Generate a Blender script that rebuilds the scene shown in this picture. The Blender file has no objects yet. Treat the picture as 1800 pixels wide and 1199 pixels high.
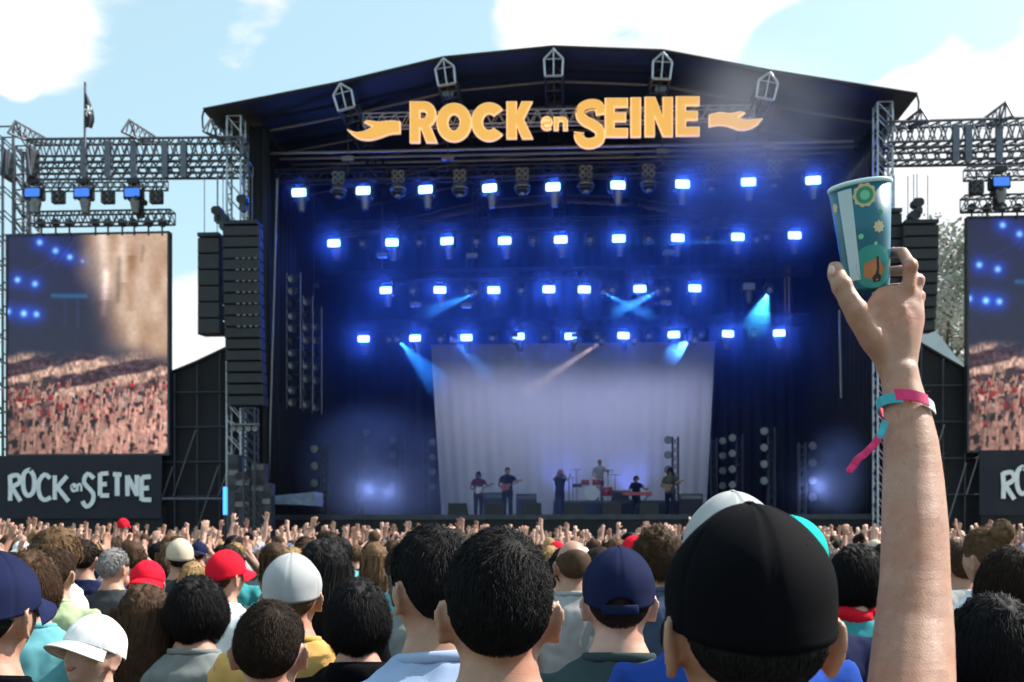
import bpy, bmesh, math, random
import numpy as np
from mathutils import Vector, Matrix, geometry

random.seed(7)
rng = np.random.default_rng(11)
scene = bpy.context.scene
COL = scene.collection

# ------------------------------------------------------------------ camera
F, CX, HY, CH = 1750.0, 900.0, 950.0, 1.75      # focal length in photo pixels, centre column, horizon row, eye height
cam_d = bpy.data.cameras.new('camera')
cam_d.sensor_width = 36.0
cam_d.lens = 35.0
cam_d.shift_y = (HY - 599.5) / 1800.0
cam_d.clip_start, cam_d.clip_end = 0.05, 3000
cam_d.dof.use_dof = True
cam_d.dof.focus_distance = 1.9
cam_d.dof.aperture_fstop = 9.0
cam = bpy.data.objects.new('camera', cam_d)
COL.objects.link(cam)
cam.location = (0, 0, CH)
cam.rotation_euler = (math.pi / 2, 0, 0)
scene.camera = cam

# ------------------------------------------------------------------ render and exposure
scene.render.engine = 'CYCLES'
scene.cycles.use_denoising = True
scene.cycles.use_adaptive_sampling = True
scene.cycles.adaptive_threshold = 0.02
scene.cycles.max_bounces = 6
scene.cycles.diffuse_bounces = 3
scene.cycles.glossy_bounces = 3
scene.cycles.transmission_bounces = 3
scene.cycles.volume_bounces = 0
scene.cycles.sample_clamp_indirect = 4.0
scene.cycles.sample_clamp_direct = 0.0
scene.cycles.volume_step_rate = 2.0
scene.cycles.volume_max_steps = 64
scene.cycles.caustics_reflective = scene.cycles.caustics_refractive = False
vs = scene.view_settings
vs.view_transform = 'Standard'
vs.look = 'None'
vs.gamma = 1.0
vs.use_curve_mapping = False
vs.exposure = 0.95

# ------------------------------------------------------------------ sun and sky
SUN_EL, SUN_AZ = math.radians(46), math.radians(72)     # azimuth clockwise from +Y (towards the stage)
sun_d = bpy.data.lights.new('sun', 'SUN')
sun_d.energy = 4.6
sun_d.angle = math.radians(0.53)
sun_d.color = (1.0, 0.95, 0.88)
sun = bpy.data.objects.new('sun', sun_d)
COL.objects.link(sun)
sv = Vector((math.sin(SUN_AZ) * math.cos(SUN_EL), math.cos(SUN_AZ) * math.cos(SUN_EL), math.sin(SUN_EL)))
sun.rotation_euler = sv.to_track_quat('Z', 'Y').to_euler()
sun.location = (40, 10, 60)

world = bpy.data.worlds.new('World')
scene.world = world
world.use_nodes = True
wn, wl = world.node_tree.nodes, world.node_tree.links
wn.clear()
def N(nodes, kind, **kw):
    n = nodes.new(kind)
    for k, v in kw.items():
        setattr(n, k, v)
    return n
w_out = N(wn, 'ShaderNodeOutputWorld')
w_bg = N(wn, 'ShaderNodeBackground')
w_bg.inputs['Strength'].default_value = 0.15
w_sky = N(wn, 'ShaderNodeTexSky', sky_type='NISHITA', sun_disc=False, sun_elevation=SUN_EL, sun_rotation=SUN_AZ,
          altitude=50, air_density=1.0, dust_density=2.2, ozone_density=1.0)
w_tc = N(wn, 'ShaderNodeTexCoord')
w_map = N(wn, 'ShaderNodeMapping')
w_map.inputs['Scale'].default_value = (1.0, 1.0, 2.3)
w_map.inputs['Location'].default_value = (0.35, 1.9, 0.62)
w_n1 = N(wn, 'ShaderNodeTexNoise')
w_n1.inputs['Scale'].default_value = 5.5
w_n1.inputs['Detail'].default_value = 7
w_n1.inputs['Roughness'].default_value = 0.56
w_n1.inputs['Distortion'].default_value = 0.4
wl.new(w_tc.outputs['Generated'], w_map.inputs['Vector'])
wl.new(w_map.outputs['Vector'], w_n1.inputs['Vector'])
# where cumulus stands thicker or where the sky is clear: soft lobes around sky directions
def sky_lobe(u, v, tight, amount, prev):
    d = Vector(((u - CX) / F, 1.0, (HY - v) / F)).normalized()
    dot = N(wn, 'ShaderNodeVectorMath', operation='DOT_PRODUCT')
    dot.inputs[1].default_value = d
    nrm = N(wn, 'ShaderNodeVectorMath', operation='NORMALIZE')
    wl.new(w_tc.outputs['Generated'], nrm.inputs[0])
    wl.new(nrm.outputs[0], dot.inputs[0])
    mr = N(wn, 'ShaderNodeMapRange', interpolation_type='SMOOTHSTEP')
    mr.inputs['From Min'].default_value = math.cos(tight)
    mr.inputs['From Max'].default_value = 1.0
    mr.inputs['To Min'].default_value = 0.0
    mr.inputs['To Max'].default_value = amount
    wl.new(dot.outputs['Value'], mr.inputs['Value'])
    add = N(wn, 'ShaderNodeMath', operation='ADD')
    wl.new(prev, add.inputs[0])
    wl.new(mr.outputs[0], add.inputs[1])
    return add.outputs[0]
dens = w_n1.outputs['Fac']
for u, v, tight, amt in ((90, 0, 0.10, 0.30), (0, 50, 0.08, 0.22), (370, 20, 0.09, 0.20), (470, 60, 0.05, 0.08), (560, 20, 0.05, 0.12), (1190, -20, 0.19, 0.34), (1420, 0, 0.06, 0.12), (940, 10, 0.06, 0.14),
                         (1720, 150, 0.14, 0.34), (1540, 130, 0.08, 0.20), (1790, 110, 0.1, 0.2), (330, 560, 0.10, 0.24), (30, 148, 0.02, 0.16), (1640, 420, 0.1, 0.1),
                         (700, 80, 0.12, -0.20), (330, 190, 0.18, -0.16), (1560, 45, 0.06, -0.45), (1450, 80, 0.07, -0.48), (1370, 110, 0.05, -0.30), (1680, 15, 0.07, -0.42), (1780, 8, 0.05, -0.34)):
    dens = sky_lobe(u, v, tight, amt, dens)
w_ramp = N(wn, 'ShaderNodeMapRange', interpolation_type='SMOOTHSTEP')
w_ramp.inputs['From Min'].default_value = 0.56
w_ramp.inputs['From Max'].default_value = 0.74
wl.new(dens, w_ramp.inputs['Value'])
w_mix = N(wn, 'ShaderNodeMix', data_type='RGBA')
w_cn = N(wn, 'ShaderNodeTexNoise')
w_cn.inputs['Scale'].default_value = 9.0
w_cn.inputs['Detail'].default_value = 5
w_cm = N(wn, 'ShaderNodeMix', data_type='RGBA')
w_cm.inputs[6].default_value = (2.9, 3.05, 3.2, 1)          # cloud billows, same scale as the sky texture
w_cm.inputs[7].default_value = (4.7, 4.75, 4.8, 1)
wl.new(w_map.outputs['Vector'], w_cn.inputs['Vector'])
wl.new(w_cn.outputs['Fac'], w_cm.inputs[0])
wl.new(w_cm.outputs[2], w_mix.inputs[7])
wl.new(w_ramp.outputs[0], w_mix.inputs[0])
# thin high veil that whitens the clear sky a little
w_veil = N(wn, 'ShaderNodeMix', data_type='RGBA')
w_veil.inputs[0].default_value = 0.55
w_veil.inputs[7].default_value = (2.2, 3.30, 3.2, 1)
wl.new(w_sky.outputs[0], w_veil.inputs[6])
wl.new(w_veil.outputs[2], w_mix.inputs[6])
wl.new(w_mix.outputs[2], w_bg.inputs['Color'])
wl.new(w_bg.outputs[0], w_out.inputs['Surface'])

# ------------------------------------------------------------------ materials
M = {}
def pmat(name, col, rough=0.6, metal=0.0, var=0.12, scale=6.0, bump=0.15, bscale=60.0, bdist=0.01, emit=None, estr=0.0, sss=0.0, sheen=0.0, coat=0.0, rnd=0.0, spec=0.5):
    """Principled material with noise in colour and relief; rnd = per-object value shift"""
    m = bpy.data.materials.new(name)
    m.use_nodes = True
    nt = m.node_tree
    b = nt.nodes['Principled BSDF']
    tc = N(nt.nodes, 'ShaderNodeTexCoord')
    n1 = N(nt.nodes, 'ShaderNodeTexNoise')
    n1.inputs['Scale'].default_value = scale
    n1.inputs['Detail'].default_value = 5
    nt.links.new(tc.outputs['Object'], n1.inputs['Vector'])
    mx = N(nt.nodes, 'ShaderNodeMix', data_type='RGBA')
    mx.inputs[6].default_value = tuple(max(0, c * (1 - var * 1.6)) for c in col) + (1,)
    mx.inputs[7].default_value = tuple(min(1, c * (1 + var * 1.6)) for c in col) + (1,)
    nt.links.new(n1.outputs['Fac'], mx.inputs[0])
    last = mx.outputs[2]
    if rnd:
        oi = N(nt.nodes, 'ShaderNodeObjectInfo')
        mr = N(nt.nodes, 'ShaderNodeMapRange')
        mr.inputs['To Min'].default_value = 1 - rnd
        mr.inputs['To Max'].default_value = 1 + rnd
        nt.links.new(oi.outputs['Random'], mr.inputs['Value'])
        hs = N(nt.nodes, 'ShaderNodeHueSaturation')
        nt.links.new(mr.outputs[0], hs.inputs['Value'])
        nt.links.new(last, hs.inputs['Color'])
        last = hs.outputs[0]
    nt.links.new(last, b.inputs['Base Color'])
    b.inputs['Roughness'].default_value = rough
    b.inputs['Metallic'].default_value = metal
    b.inputs['Specular IOR Level'].default_value = spec
    if bump:
        n2 = N(nt.nodes, 'ShaderNodeTexNoise')
        n2.inputs['Scale'].default_value = bscale
        n2.inputs['Detail'].default_value = 4
        nt.links.new(tc.outputs['Object'], n2.inputs['Vector'])
        bp = N(nt.nodes, 'ShaderNodeBump')
        bp.inputs['Strength'].default_value = bump
        bp.inputs['Distance'].default_value = bdist
        nt.links.new(n2.outputs['Fac'], bp.inputs['Height'])
        nt.links.new(bp.outputs[0], b.inputs['Normal'])
    if emit:
        b.inputs['Emission Color'].default_value = tuple(emit) + (1,)
        b.inputs['Emission Strength'].default_value = estr
    if sss:
        b.inputs['Subsurface Weight'].default_value = sss
        b.inputs['Subsurface Radius'].default_value = (0.012, 0.005, 0.003)
        b.inputs['Subsurface Scale'].default_value = 1.0
    if sheen:
        b.inputs['Sheen Weight'].default_value = sheen
        b.inputs['Sheen Roughness'].default_value = 0.5
    if coat:
        b.inputs['Coat Weight'].default_value = coat
        b.inputs['Coat Roughness'].default_value = 0.1
    M[name] = m
    return m

pmat('black_cloth', (0.012, 0.012, 0.016), 0.85, var=0.3, scale=1.5, bump=0.3, bscale=18, bdist=0.02)
pmat('roof_membrane', (0.016, 0.017, 0.03), 0.55, var=0.25, scale=0.8, bump=0.25, bscale=4, bdist=0.03)
pmat('alu', (0.42, 0.43, 0.46), 0.42, 0.85, var=0.2, scale=9, bump=0.05)
pmat('steel_dark', (0.06, 0.062, 0.075), 0.5, 0.6, var=0.3, scale=5, bump=0.1)
pmat('wing_steel', (0.13, 0.14, 0.17), 0.5, 0.55, var=0.3, scale=5, bump=0.1)
pmat('black_metal', (0.016, 0.016, 0.019), 0.45, 0.2, var=0.3, scale=12, bump=0.1)
pmat('grey_metal', (0.17, 0.165, 0.17), 0.4, 0.7, var=0.25, scale=12, bump=0.1)
pmat('speaker', (0.022, 0.022, 0.026), 0.6, 0.1, var=0.25, scale=4, bump=0.4, bscale=160, bdist=0.004)
pmat('speaker_joint', (0.16, 0.16, 0.18), 0.4, 0.7)
pmat('stage_floor', (0.03, 0.03, 0.034), 0.35, var=0.35, scale=2, bump=0.1)
pmat('banner_cloth', (0.017, 0.018, 0.028), 0.8, var=0.25, scale=1.2, bump=0.3, bscale=3, bdist=0.05)
pmat('white_paint', (0.86, 0.86, 0.88), 0.6, var=0.1)
pmat('pale_cloth', (0.60, 0.60, 0.64), 0.9, var=0.06, scale=1.2, bump=0.2, bscale=30, sheen=0.2)
pmat('pale_tent', (0.62, 0.66, 0.68), 0.6, var=0.1, scale=1)
pmat('ground', (0.10, 0.085, 0.05), 0.95, var=0.4, scale=1.2, bump=0.6, bscale=20, bdist=0.05)
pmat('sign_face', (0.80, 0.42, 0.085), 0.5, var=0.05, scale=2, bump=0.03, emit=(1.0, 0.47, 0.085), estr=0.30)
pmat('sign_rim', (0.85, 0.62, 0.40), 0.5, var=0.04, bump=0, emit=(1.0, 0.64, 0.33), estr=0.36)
pmat('lens_lit', (0.5, 0.7, 1.0), 0.2, var=0, bump=0, emit=(0.22, 0.50, 1.0), estr=3.6)
pmat('lens_off', (0.35, 0.35, 0.40), 0.15, var=0.1, bump=0, coat=0.5)
pmat('lens_blue_small', (0.1, 0.3, 1.0), 0.2, var=0, bump=0, emit=(0.02, 0.10, 0.55), estr=0.35)
pmat('blue_glow', (0.1, 0.4, 0.9), 0.3, var=0, bump=0, emit=(0.06, 0.33, 0.85), estr=1.1)
pmat('lamp_reflector', (0.36, 0.35, 0.35), 0.35, 0.8, var=0.2, bump=0)
pmat('dim_glass', (0.16, 0.16, 0.18), 0.2, 0.5, var=0.2, bump=0)
pmat('chain_red', (0.45, 0.10, 0.07), 0.6)
pmat('leafy', (0.42, 0.41, 0.35), 0.7, var=0.5, scale=0.6, bump=0, rnd=0.1)  # pale leaf tone, varied at random
pmat('bark', (0.10, 0.08, 0.06), 0.9, var=0.4, scale=6, bump=0.6)
pmat('drum_red', (0.45, 0.02, 0.03), 0.3, coat=0.5, bump=0)
pmat('wood', (0.30, 0.14, 0.05), 0.4, var=0.3, coat=0.3)
pmat('brass', (0.65, 0.45, 0.15), 0.3, 0.9)

# ------------------------------------------------------------------ mesh building
def nrm(v):
    v = np.asarray(v, float)
    return v / (np.linalg.norm(v) + 1e-12)

class MB:
    """collects shapes; build() links them as ONE mesh object"""
    def __init__(self):
        self.v, self.f, self.m = [], [], []
        self.mi = 0
    def add(self, verts, faces):
        o = len(self.v)
        self.v.extend([tuple(map(float, p)) for p in verts])
        for f in faces:
            self.f.append(tuple(i + o for i in f))
            self.m.append(self.mi)
        return self
    def box(self, c, s, rot=None):
        pts = np.array([(x, y, z) for x in (-.5, .5) for y in (-.5, .5) for z in (-.5, .5)]) * np.asarray(s)
        if rot is not None:
            pts = pts @ np.asarray(rot).T
        pts = pts + np.asarray(c)
        return self.add(pts, [(0, 1, 3, 2), (4, 6, 7, 5), (0, 4, 5, 1), (2, 3, 7, 6), (0, 2, 6, 4), (1, 5, 7, 3)])
    def bb(self, a, b):
        a, b = np.asarray(a, float), np.asarray(b, float)
        return self.box((a + b) / 2, np.abs(b - a))
    def cham(self, c, s, ch):
        """box with chamfered vertical-plane edges (front and back outlines cut)"""
        w, d, h = np.asarray(s) / 2
        out = [(-w + ch, -h), (w - ch, -h), (w, -h + ch), (w, h - ch), (w - ch, h), (-w + ch, h), (-w, h - ch), (-w, -h + ch)]
        return self.prism([(c[0] + x, c[2] + z) for x, z in out], c[1] - d, c[1] + d)
    def prism(self, poly, y0, y1):
        """polygon in x,z swept from y0 to y1"""
        n = len(poly)
        v = [(x, y0, z) for x, z in poly] + [(x, y1, z) for x, z in poly]
        return self.add(v, [tuple(range(n)), tuple(range(2 * n - 1, n - 1, -1))] + [(i, i + n, (i + 1) % n + n, (i + 1) % n) for i in range(n)])
    def tube(self, p0, p1, r, n=6, r1=None):
        p0, p1 = np.asarray(p0, float), np.asarray(p1, float)
        r1 = r if r1 is None else r1
        d = nrm(p1 - p0)
        a = nrm(np.cross(d, (0, 0, 1) if abs(d[2]) < 0.9 else (1, 0, 0)))
        b = np.cross(d, a)
        ang = np.arange(n) * 2 * math.pi / n
        ring = np.outer(np.cos(ang), a) + np.outer(np.sin(ang), b)
        return self.add(np.vstack([p0 + ring * r, p1 + ring * r1]),
                        [(i, (i + 1) % n, (i + 1) % n + n, i + n) for i in range(n)] + [tuple(range(n - 1, -1, -1)), tuple(range(n, 2 * n))])
    def path(self, pts, r, n=6):
        rr = r if hasattr(r, '__len__') else [r] * len(pts)
        v, f = limb(pts, rr, n)
        return self.add(v, f)
    def lathe(self, prof, c=(0, 0, 0), n=16, axis='z'):
        """prof: list of (radius, height)"""
        v = []
        for r, h in prof:
            for i in range(n):
                a = 2 * math.pi * i / n
                p = (r * math.cos(a), r * math.sin(a), h)
                if axis == 'y':
                    p = (p[0], p[2], p[1])
                elif axis == 'x':
                    p = (p[2], p[0], p[1])
                v.append((p[0] + c[0], p[1] + c[1], p[2] + c[2]))
        f = []
        for k in range(len(prof) - 1):
            for i in range(n):
                j = (i + 1) % n
                f.append((k * n + i, k * n + j, (k + 1) * n + j, (k + 1) * n + i))
        if prof[0][0] > 1e-6:
            f.append(tuple(range(n - 1, -1, -1)))
        if prof[-1][0] > 1e-6:
            f.append(tuple((len(prof) - 1) * n + i for i in range(n)))
        return self.add(v, f)
    def mesh(self, name):
        me = bpy.data.meshes.new(name)
        me.from_pydata(self.v, [], self.f)
        if any(self.m):
            me.polygons.foreach_set('material_index', self.m)
        me.update()
        return me
    def build(self, name, mat, parent=None, base=(0, 0, 0), smooth=False):
        b = np.asarray(base, float)
        if np.any(b):
            self.v = [(p[0] - b[0], p[1] - b[1], p[2] - b[2]) for p in self.v]
        return mkobj(name, self.mesh(name), mat, parent, smooth)

def mkobj(name, me, mat, parent=None, smooth=False):
    o = bpy.data.objects.new(name, me)
    COL.objects.link(o)
    mats = mat if isinstance(mat, (list, tuple)) else [mat]
    if not me.materials:
        for x in mats:
            me.materials.append(M[x] if isinstance(x, str) else x)
    if smooth:
        me.polygons.foreach_set('use_smooth', [True] * len(me.polygons))
    if parent is not None:
        o.parent = parent
    return o

def limb(pts, radii, n=12, flat=None):
    """tapered tube along pts; flat = optional list of (direction, squash) per ring"""
    P = np.asarray(pts, float)
    k = len(P)
    T = np.array([nrm(P[min(i + 1, k - 1)] - P[max(i - 1, 0)]) for i in range(k)])
    a = nrm(np.cross(T[0], (0, 0, 1) if abs(T[0][2]) < 0.9 else (0, 1, 0)))
    ang = np.arange(n) * 2 * math.pi / n
    V = []
    for i in range(k):
        a = nrm(a - T[i] * np.dot(a, T[i]))
        b = np.cross(T[i], a)
        ring = np.outer(np.cos(ang), a) + np.outer(np.sin(ang), b)
        if flat is not None and flat[i] is not None:
            d, s = flat[i]
            d = nrm(d)
            ring = ring + np.outer(ring @ d * (s - 1), d)
        V.append(P[i] + ring * radii[i])
    V = np.vstack([[P[0] - T[0] * radii[0] * 0.35]] + V + [[P[-1] + T[-1] * radii[-1] * 0.6]])
    Fc = []
    for i in range(k - 1):
        for j in range(n):
            j2 = (j + 1) % n
            Fc.append((1 + i * n + j, 1 + i * n + j2, 1 + (i + 1) * n + j2, 1 + (i + 1) * n + j))
    e = 1 + (k - 1) * n
    for j in range(n):
        Fc.append((0, 1 + (j + 1) % n, 1 + j))
        Fc.append((e + j, e + (j + 1) % n, len(V) - 1))
    return V, Fc

def tag(o, label=None, cat=None, group=None, kind=None):
    if label: o['label'] = label
    if cat: o['category'] = cat
    if group: o['group'] = group
    if kind: o['kind'] = kind
    return o

def copy_tree(o, parent=None):
    c = o.copy()
    COL.objects.link(c)
    c.parent = parent
    for ch in o.children:
        copy_tree(ch, c)
    return c

# ------------------------------------------------------------------ stage frame: x along the stage, y into it
YAW = 0.0593
O3 = np.array([1.6, 33.0, 0.0])
EX = np.array([math.cos(YAW), -math.sin(YAW), 0])
EY = np.array([math.sin(YAW), math.cos(YAW), 0])
EZ = np.array([0, 0, 1.0])
def to_world(p):
    return O3 + EX * p[0] + EY * p[1] + EZ * p[2]
def S(u, v, ys):
    """stage-frame point at stage depth ys that the photo shows at column u, row v"""
    d = np.array([(u - CX) / F, 1.0, (HY - v) / F])
    c = np.array([0, 0, CH])
    t = (ys + np.dot(O3 - c, EY)) / np.dot(d, EY)
    p = c + d * t - O3
    return np.array([np.dot(p, EX), np.dot(p, EY), p[2]])
def W(u, v, d):
    return np.array([(u - CX) / F * d, d, CH + (HY - v) / F * d])
def sroot(name, base, label, cat, group=None):
    o = bpy.data.objects.new(name, None)
    o.empty_display_size = 0.2
    COL.objects.link(o)
    o.location = to_world(base)
    o.rotation_euler = (0, 0, -YAW)
    return tag(o, label, cat, group)
def sone(name, mb, mat, base, label=None, cat=None, group=None, kind=None, smooth=False):
    o = mb.build(name, mat, None, base, smooth)
    o.location = to_world(base)
    o.rotation_euler = (0, 0, -YAW)
    return tag(o, label, cat, group, kind)
ORD = ['first', 'second', 'third', 'fourth', 'fifth', 'sixth', 'seventh', 'eighth', 'ninth', 'tenth', 'eleventh', 'twelfth']
def frac(a, b, t):
    return np.asarray(a) * (1 - t) + np.asarray(b) * t
# ================================================================== ground
g = MB()
g.add([(-400, -60, 0), (400, -60, 0), (400, 700, 0), (-400, 700, 0)], [(0, 1, 2, 3)])
tag(g.build('ground', 'ground'), kind='structure')

# ================================================================== stage deck and drapes
DZ = 2.6
XL, XR, YB = -10.2, 10.5, 13.0
base = (0.1, 0, 0)
st = sroot('stage', base, 'wide black festival stage with dark deck in front of the crowd', 'stage')
MB().bb((XL, 0, DZ - 0.14), (XR, YB, DZ)).build('deck', 'stage_floor', st, base)
MB().bb((XL + 0.3, 0.3, 0.0), (XR - 0.3, YB - 0.3, DZ - 0.143)).build('substructure', 'black_metal', st, base)
nfa = 16
for i in range(nfa):
    x0 = XL + (XR - XL) * i / nfa
    x1 = XL + (XR - XL) * (i + 1) / nfa
    MB().bb((x0 + 0.012, -0.05, 0.02), (x1 - 0.012, -0.003, DZ - 0.16)).build('fascia_panel', 'black_cloth', st, base)
MB().bb((XL, -0.07, DZ - 0.155), (XR, -0.004, DZ + 0.01)).build('deck_edge', 'steel_dark', st, base)

def drape(name, a, b, z0, z1, folds, amp, mat, label, cat='curtain', n=None, z0b=None):
    """hanging cloth from a to b (x,y) with soft folds and real thickness"""
    n = n or folds * 6
    a, b = np.asarray(a, float), np.asarray(b, float)
    d = nrm(np.append(b - a, 0))
    no = np.array([-d[1], d[0], 0])
    mb = MB()
    vs_, fs = [], []
    ph = rng.uniform(0, 6, 3)
    for s in range(2):
        for k in range(2):
            for i in range(n + 1):
                t = i / n
                p = a * (1 - t) + b * t
                w = math.sin(t * folds * 2 * math.pi + ph[0] + 0.8 * math.sin(t * 9 + ph[1])) * amp * (0.6 + 0.4 * math.sin(t * 5.3 + ph[2]))
                w += s * 0.03
                zt = (z0, z1)[k] if not callable(z1) else (z0, z1(t))[k]
                vs_.append((p[0] + no[0] * w, p[1] + no[1] * w, zt))
    m = n + 1
    for i in range(n):
        fs.append((i, i + 1, m + i + 1, m + i))
        fs.append((2 * m + i + 1, 2 * m + i, 3 * m + i, 3 * m + i + 1))
        fs.append((m + i, m + i + 1, 3 * m + i + 1, 3 * m + i))
        fs.append((i + 1, i, 2 * m + i, 2 * m + i + 1))
    fs.append((0, m, 3 * m, 2 * m)); fs.append((n, 2 * m + n, 3 * m + n, m + n))
    mb.add(vs_, fs)
    bs = ((a[0] + b[0]) / 2, (a[1] + b[1]) / 2, z0)
    return sone(name, mb, mat, bs, label, cat, smooth=True)
ROOF_PX = [(358, 196), (592, 150), (780, 105), (973, 86), (1166, 93), (1352, 128), (1612, 169)]
RY0, RY1 = -1.5, 13.6
RN = [S(u, v, RY0) for u, v in ROOF_PX]
def roof_z(x):
    for p, q in zip(RN[:-1], RN[1:]):
        if p[0] <= x <= q[0]:
            t = (x - p[0]) / (q[0] - p[0])
            return p[2] * (1 - t) + q[2] * t
    return RN[0][2] if x < RN[0][0] else RN[-1][2]
drape('black_drape', (XL - 0.15, YB - 0.25), (XR + 0.15, YB - 0.25), DZ + 0.01, lambda t: roof_z(XL - 0.15 + t * (XR - XL + 0.3)) - 0.05, 40, 0.10, 'black_cloth', 'black rear drape closing the back of the stage')
drape('black_drape', (XL + 0.1, 0.2), (XL + 0.1, YB - 0.1), DZ + 0.01, lambda t: roof_z(XL) - 0.05, 26, 0.09, 'black_cloth', 'black side drape along the left wall of the stage')
drape('black_drape', (XR - 0.1, 0.2), (XR - 0.1, YB - 0.1), DZ + 0.01, lambda t: roof_z(XR) - 0.05, 26, 0.09, 'black_cloth', 'black side drape along the right wall of the stage')
drape('black_drape', (XL - 0.25, -0.1), (XL + 0.42, -0.1), 0.05, lambda t: roof_z(XL + 0.3) - 0.2, 3, 0.07, 'black_cloth', 'narrow black drape on the left front corner of the stage')
drape('black_drape', (XR - 0.35, -0.1), (XR + 0.0, -0.1), 0.05, lambda t: roof_z(XR - 0.3) - 0.2, 2, 0.07, 'black_cloth', 'narrow black drape on the right front corner of the stage')

# pale backdrop: trapezoid cloth, wider at the top, with vertical folds
tl, tr, br, bl = S(757, 606, 11.0), S(1257, 600, 11.0), S(1241, 906, 11.0), S(777, 906, 11.0)
bl[2] = br[2] = DZ + 0.02
n, kz = 132, 10
mb = MB(); vv, ff = [], []
for s in range(2):
    for k in range(kz + 1):
        for i in range(n + 1):
            t, q = i / n, k / kz
            p = frac(frac(bl, br, t), frac(tl, tr, t), q)
            fold = 0.022 * math.sin(t * 23 * 2 * math.pi + math.sin(t * 13) + q * 0.6) + 0.03 * math.sin(t * 7.3 * 2 * math.pi + q)
            vv.append((p[0], p[1] + fold * (0.55 + 0.45 * (1 - q)) + s * 0.02, p[2]))
m1 = n + 1; off = m1 * (kz + 1)
for k in range(kz):
    for i in range(n):
        a0 = k * m1 + i
        ff.append((a0, a0 + 1, a0 + m1 + 1, a0 + m1))
        ff.append((off + a0 + 1, off + a0, off + a0 + m1, off + a0 + m1 + 1))
mb.add(vv, ff)
sone('backdrop_cloth', mb, 'pale_cloth', ((tl[0] + tr[0]) / 2, 11.0, DZ), 'pale grey backdrop cloth with soft vertical folds behind the band', 'backdrop', smooth=True)

# ================================================================== roof
base = (0.1, 6, 0)
rf = sroot('stage_roof', base, 'faceted black stage roof arching over the stage', 'roof')
for p, q in zip(RN[:-1], RN[1:]):
    mb = MB()
    dx, dz = q[0] - p[0], q[2] - p[2]
    L = math.hypot(dx, dz)
    nx, nz = -dz / L * 0.10, dx / L * 0.10
    e = 0.004
    mb.prism([(p[0] + e, p[2]), (q[0] - e, q[2]), (q[0] - e + nx, q[2] + nz), (p[0] + e + nx, p[2] + nz)], RY0, RY1)
    mb.build('roof_panel', 'roof_membrane', rf, base)
# pale seam along the front eave and purlins under the membrane
for p, q in zip(RN[:-1], RN[1:]):
    MB().tube((p[0], RY0 - 0.05, p[2] + 0.06), (q[0], RY0 - 0.05, q[2] + 0.06), 0.035).build('eave_tube', 'steel_dark', rf, base)
for ys, dz in ((0.2, 0.24), (2.2, 0.2), (4.2, 0.2), (6.4, 0.2), (8.8, 0.2), (11.2, 0.2)):
    for p, q in zip(RN[:-1], RN[1:]):
        MB().tube((p[0], ys, p[2] - dz), (q[0], ys, q[2] - dz), 0.05).build('purlin', 'grey_metal', rf, base)
# torn eave flaps at both outer corners
for p, s in ((RN[0], -1), (RN[-1], 1)):
    MB().path([(p[0], RY0, p[2] + 0.02), (p[0] + s * 0.12, RY0 + 0.2, p[2] - 0.1), (p[0] + s * 0.1, RY0 + 0.2, p[2] - 0.45)], 0.03).build('eave_flap', 'roof_membrane', rf, base)

# longitudinal trusses with a house-shaped section whose front ends show under the eave
def spine(k, u, v, tilt):
    top = S(u, v, RY0 - 0.12)
    ct, sn = math.cos(tilt), math.sin(tilt)
    sec = [(-0.27, -0.84), (0.27, -0.84), (0.30, -0.30), (0.0, 0.0), (-0.30, -0.30)]
    P = [(top[0] + x * ct - z * sn, top[2] + x * sn + z * ct) for x, z in sec]
    b = (top[0], RY0, top[2])
    r = sroot('spine_truss', b, 'house-shaped roof truss end under the stage eave, %s from the left' % ORD[k], 'truss', 'roof trusses under the stage eave')
    for x, z in P:
        MB().tube((x, RY0 - 0.12, z - 0.0), (x, RY1 - 0.4, z), 0.03).build('chord', 'steel_dark', r, b)
    mb, fm = MB(), MB()
    y = RY0 - 0.12
    i = 0
    while y < 12.5:
        for a in range(5):
            c = P[a], P[(a + 1) % 5]
            (mb if i else fm).tube((c[0][0], y, c[0][1]), (c[1][0], y, c[1][1]), 0.026 if i else 0.036)
        mid = ((P[0][0] + P[1][0]) / 2, (P[0][1] + P[1][1]) / 2)
        (mb if i else fm).tube((mid[0], y, mid[1]), (P[3][0], y, P[3][1]), 0.024)
        (mb if i else fm).tube((P[4][0], y, P[4][1]), (P[2][0], y, P[2][1]), 0.022)
        mb.tube((P[0][0], y, P[0][1]), (P[4][0], y + 1.0, P[4][1]), 0.018)
        mb.tube((P[1][0], y, P[1][1]), (P[2][0], y + 1.0, P[2][1]), 0.018)
        y += 1.0; i += 1
    mb.build('bracing', 'steel_dark', r, b)
    fm.build('end_frame', 'alu', r, b)
for k, (u, v, t) in enumerate(((598, 147, 0.24), (779, 103, 0.14), (973, 87, 0.0), (1166, 92, -0.08), (1354, 127, -0.2))):
    spine(k, u, v, t)

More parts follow.
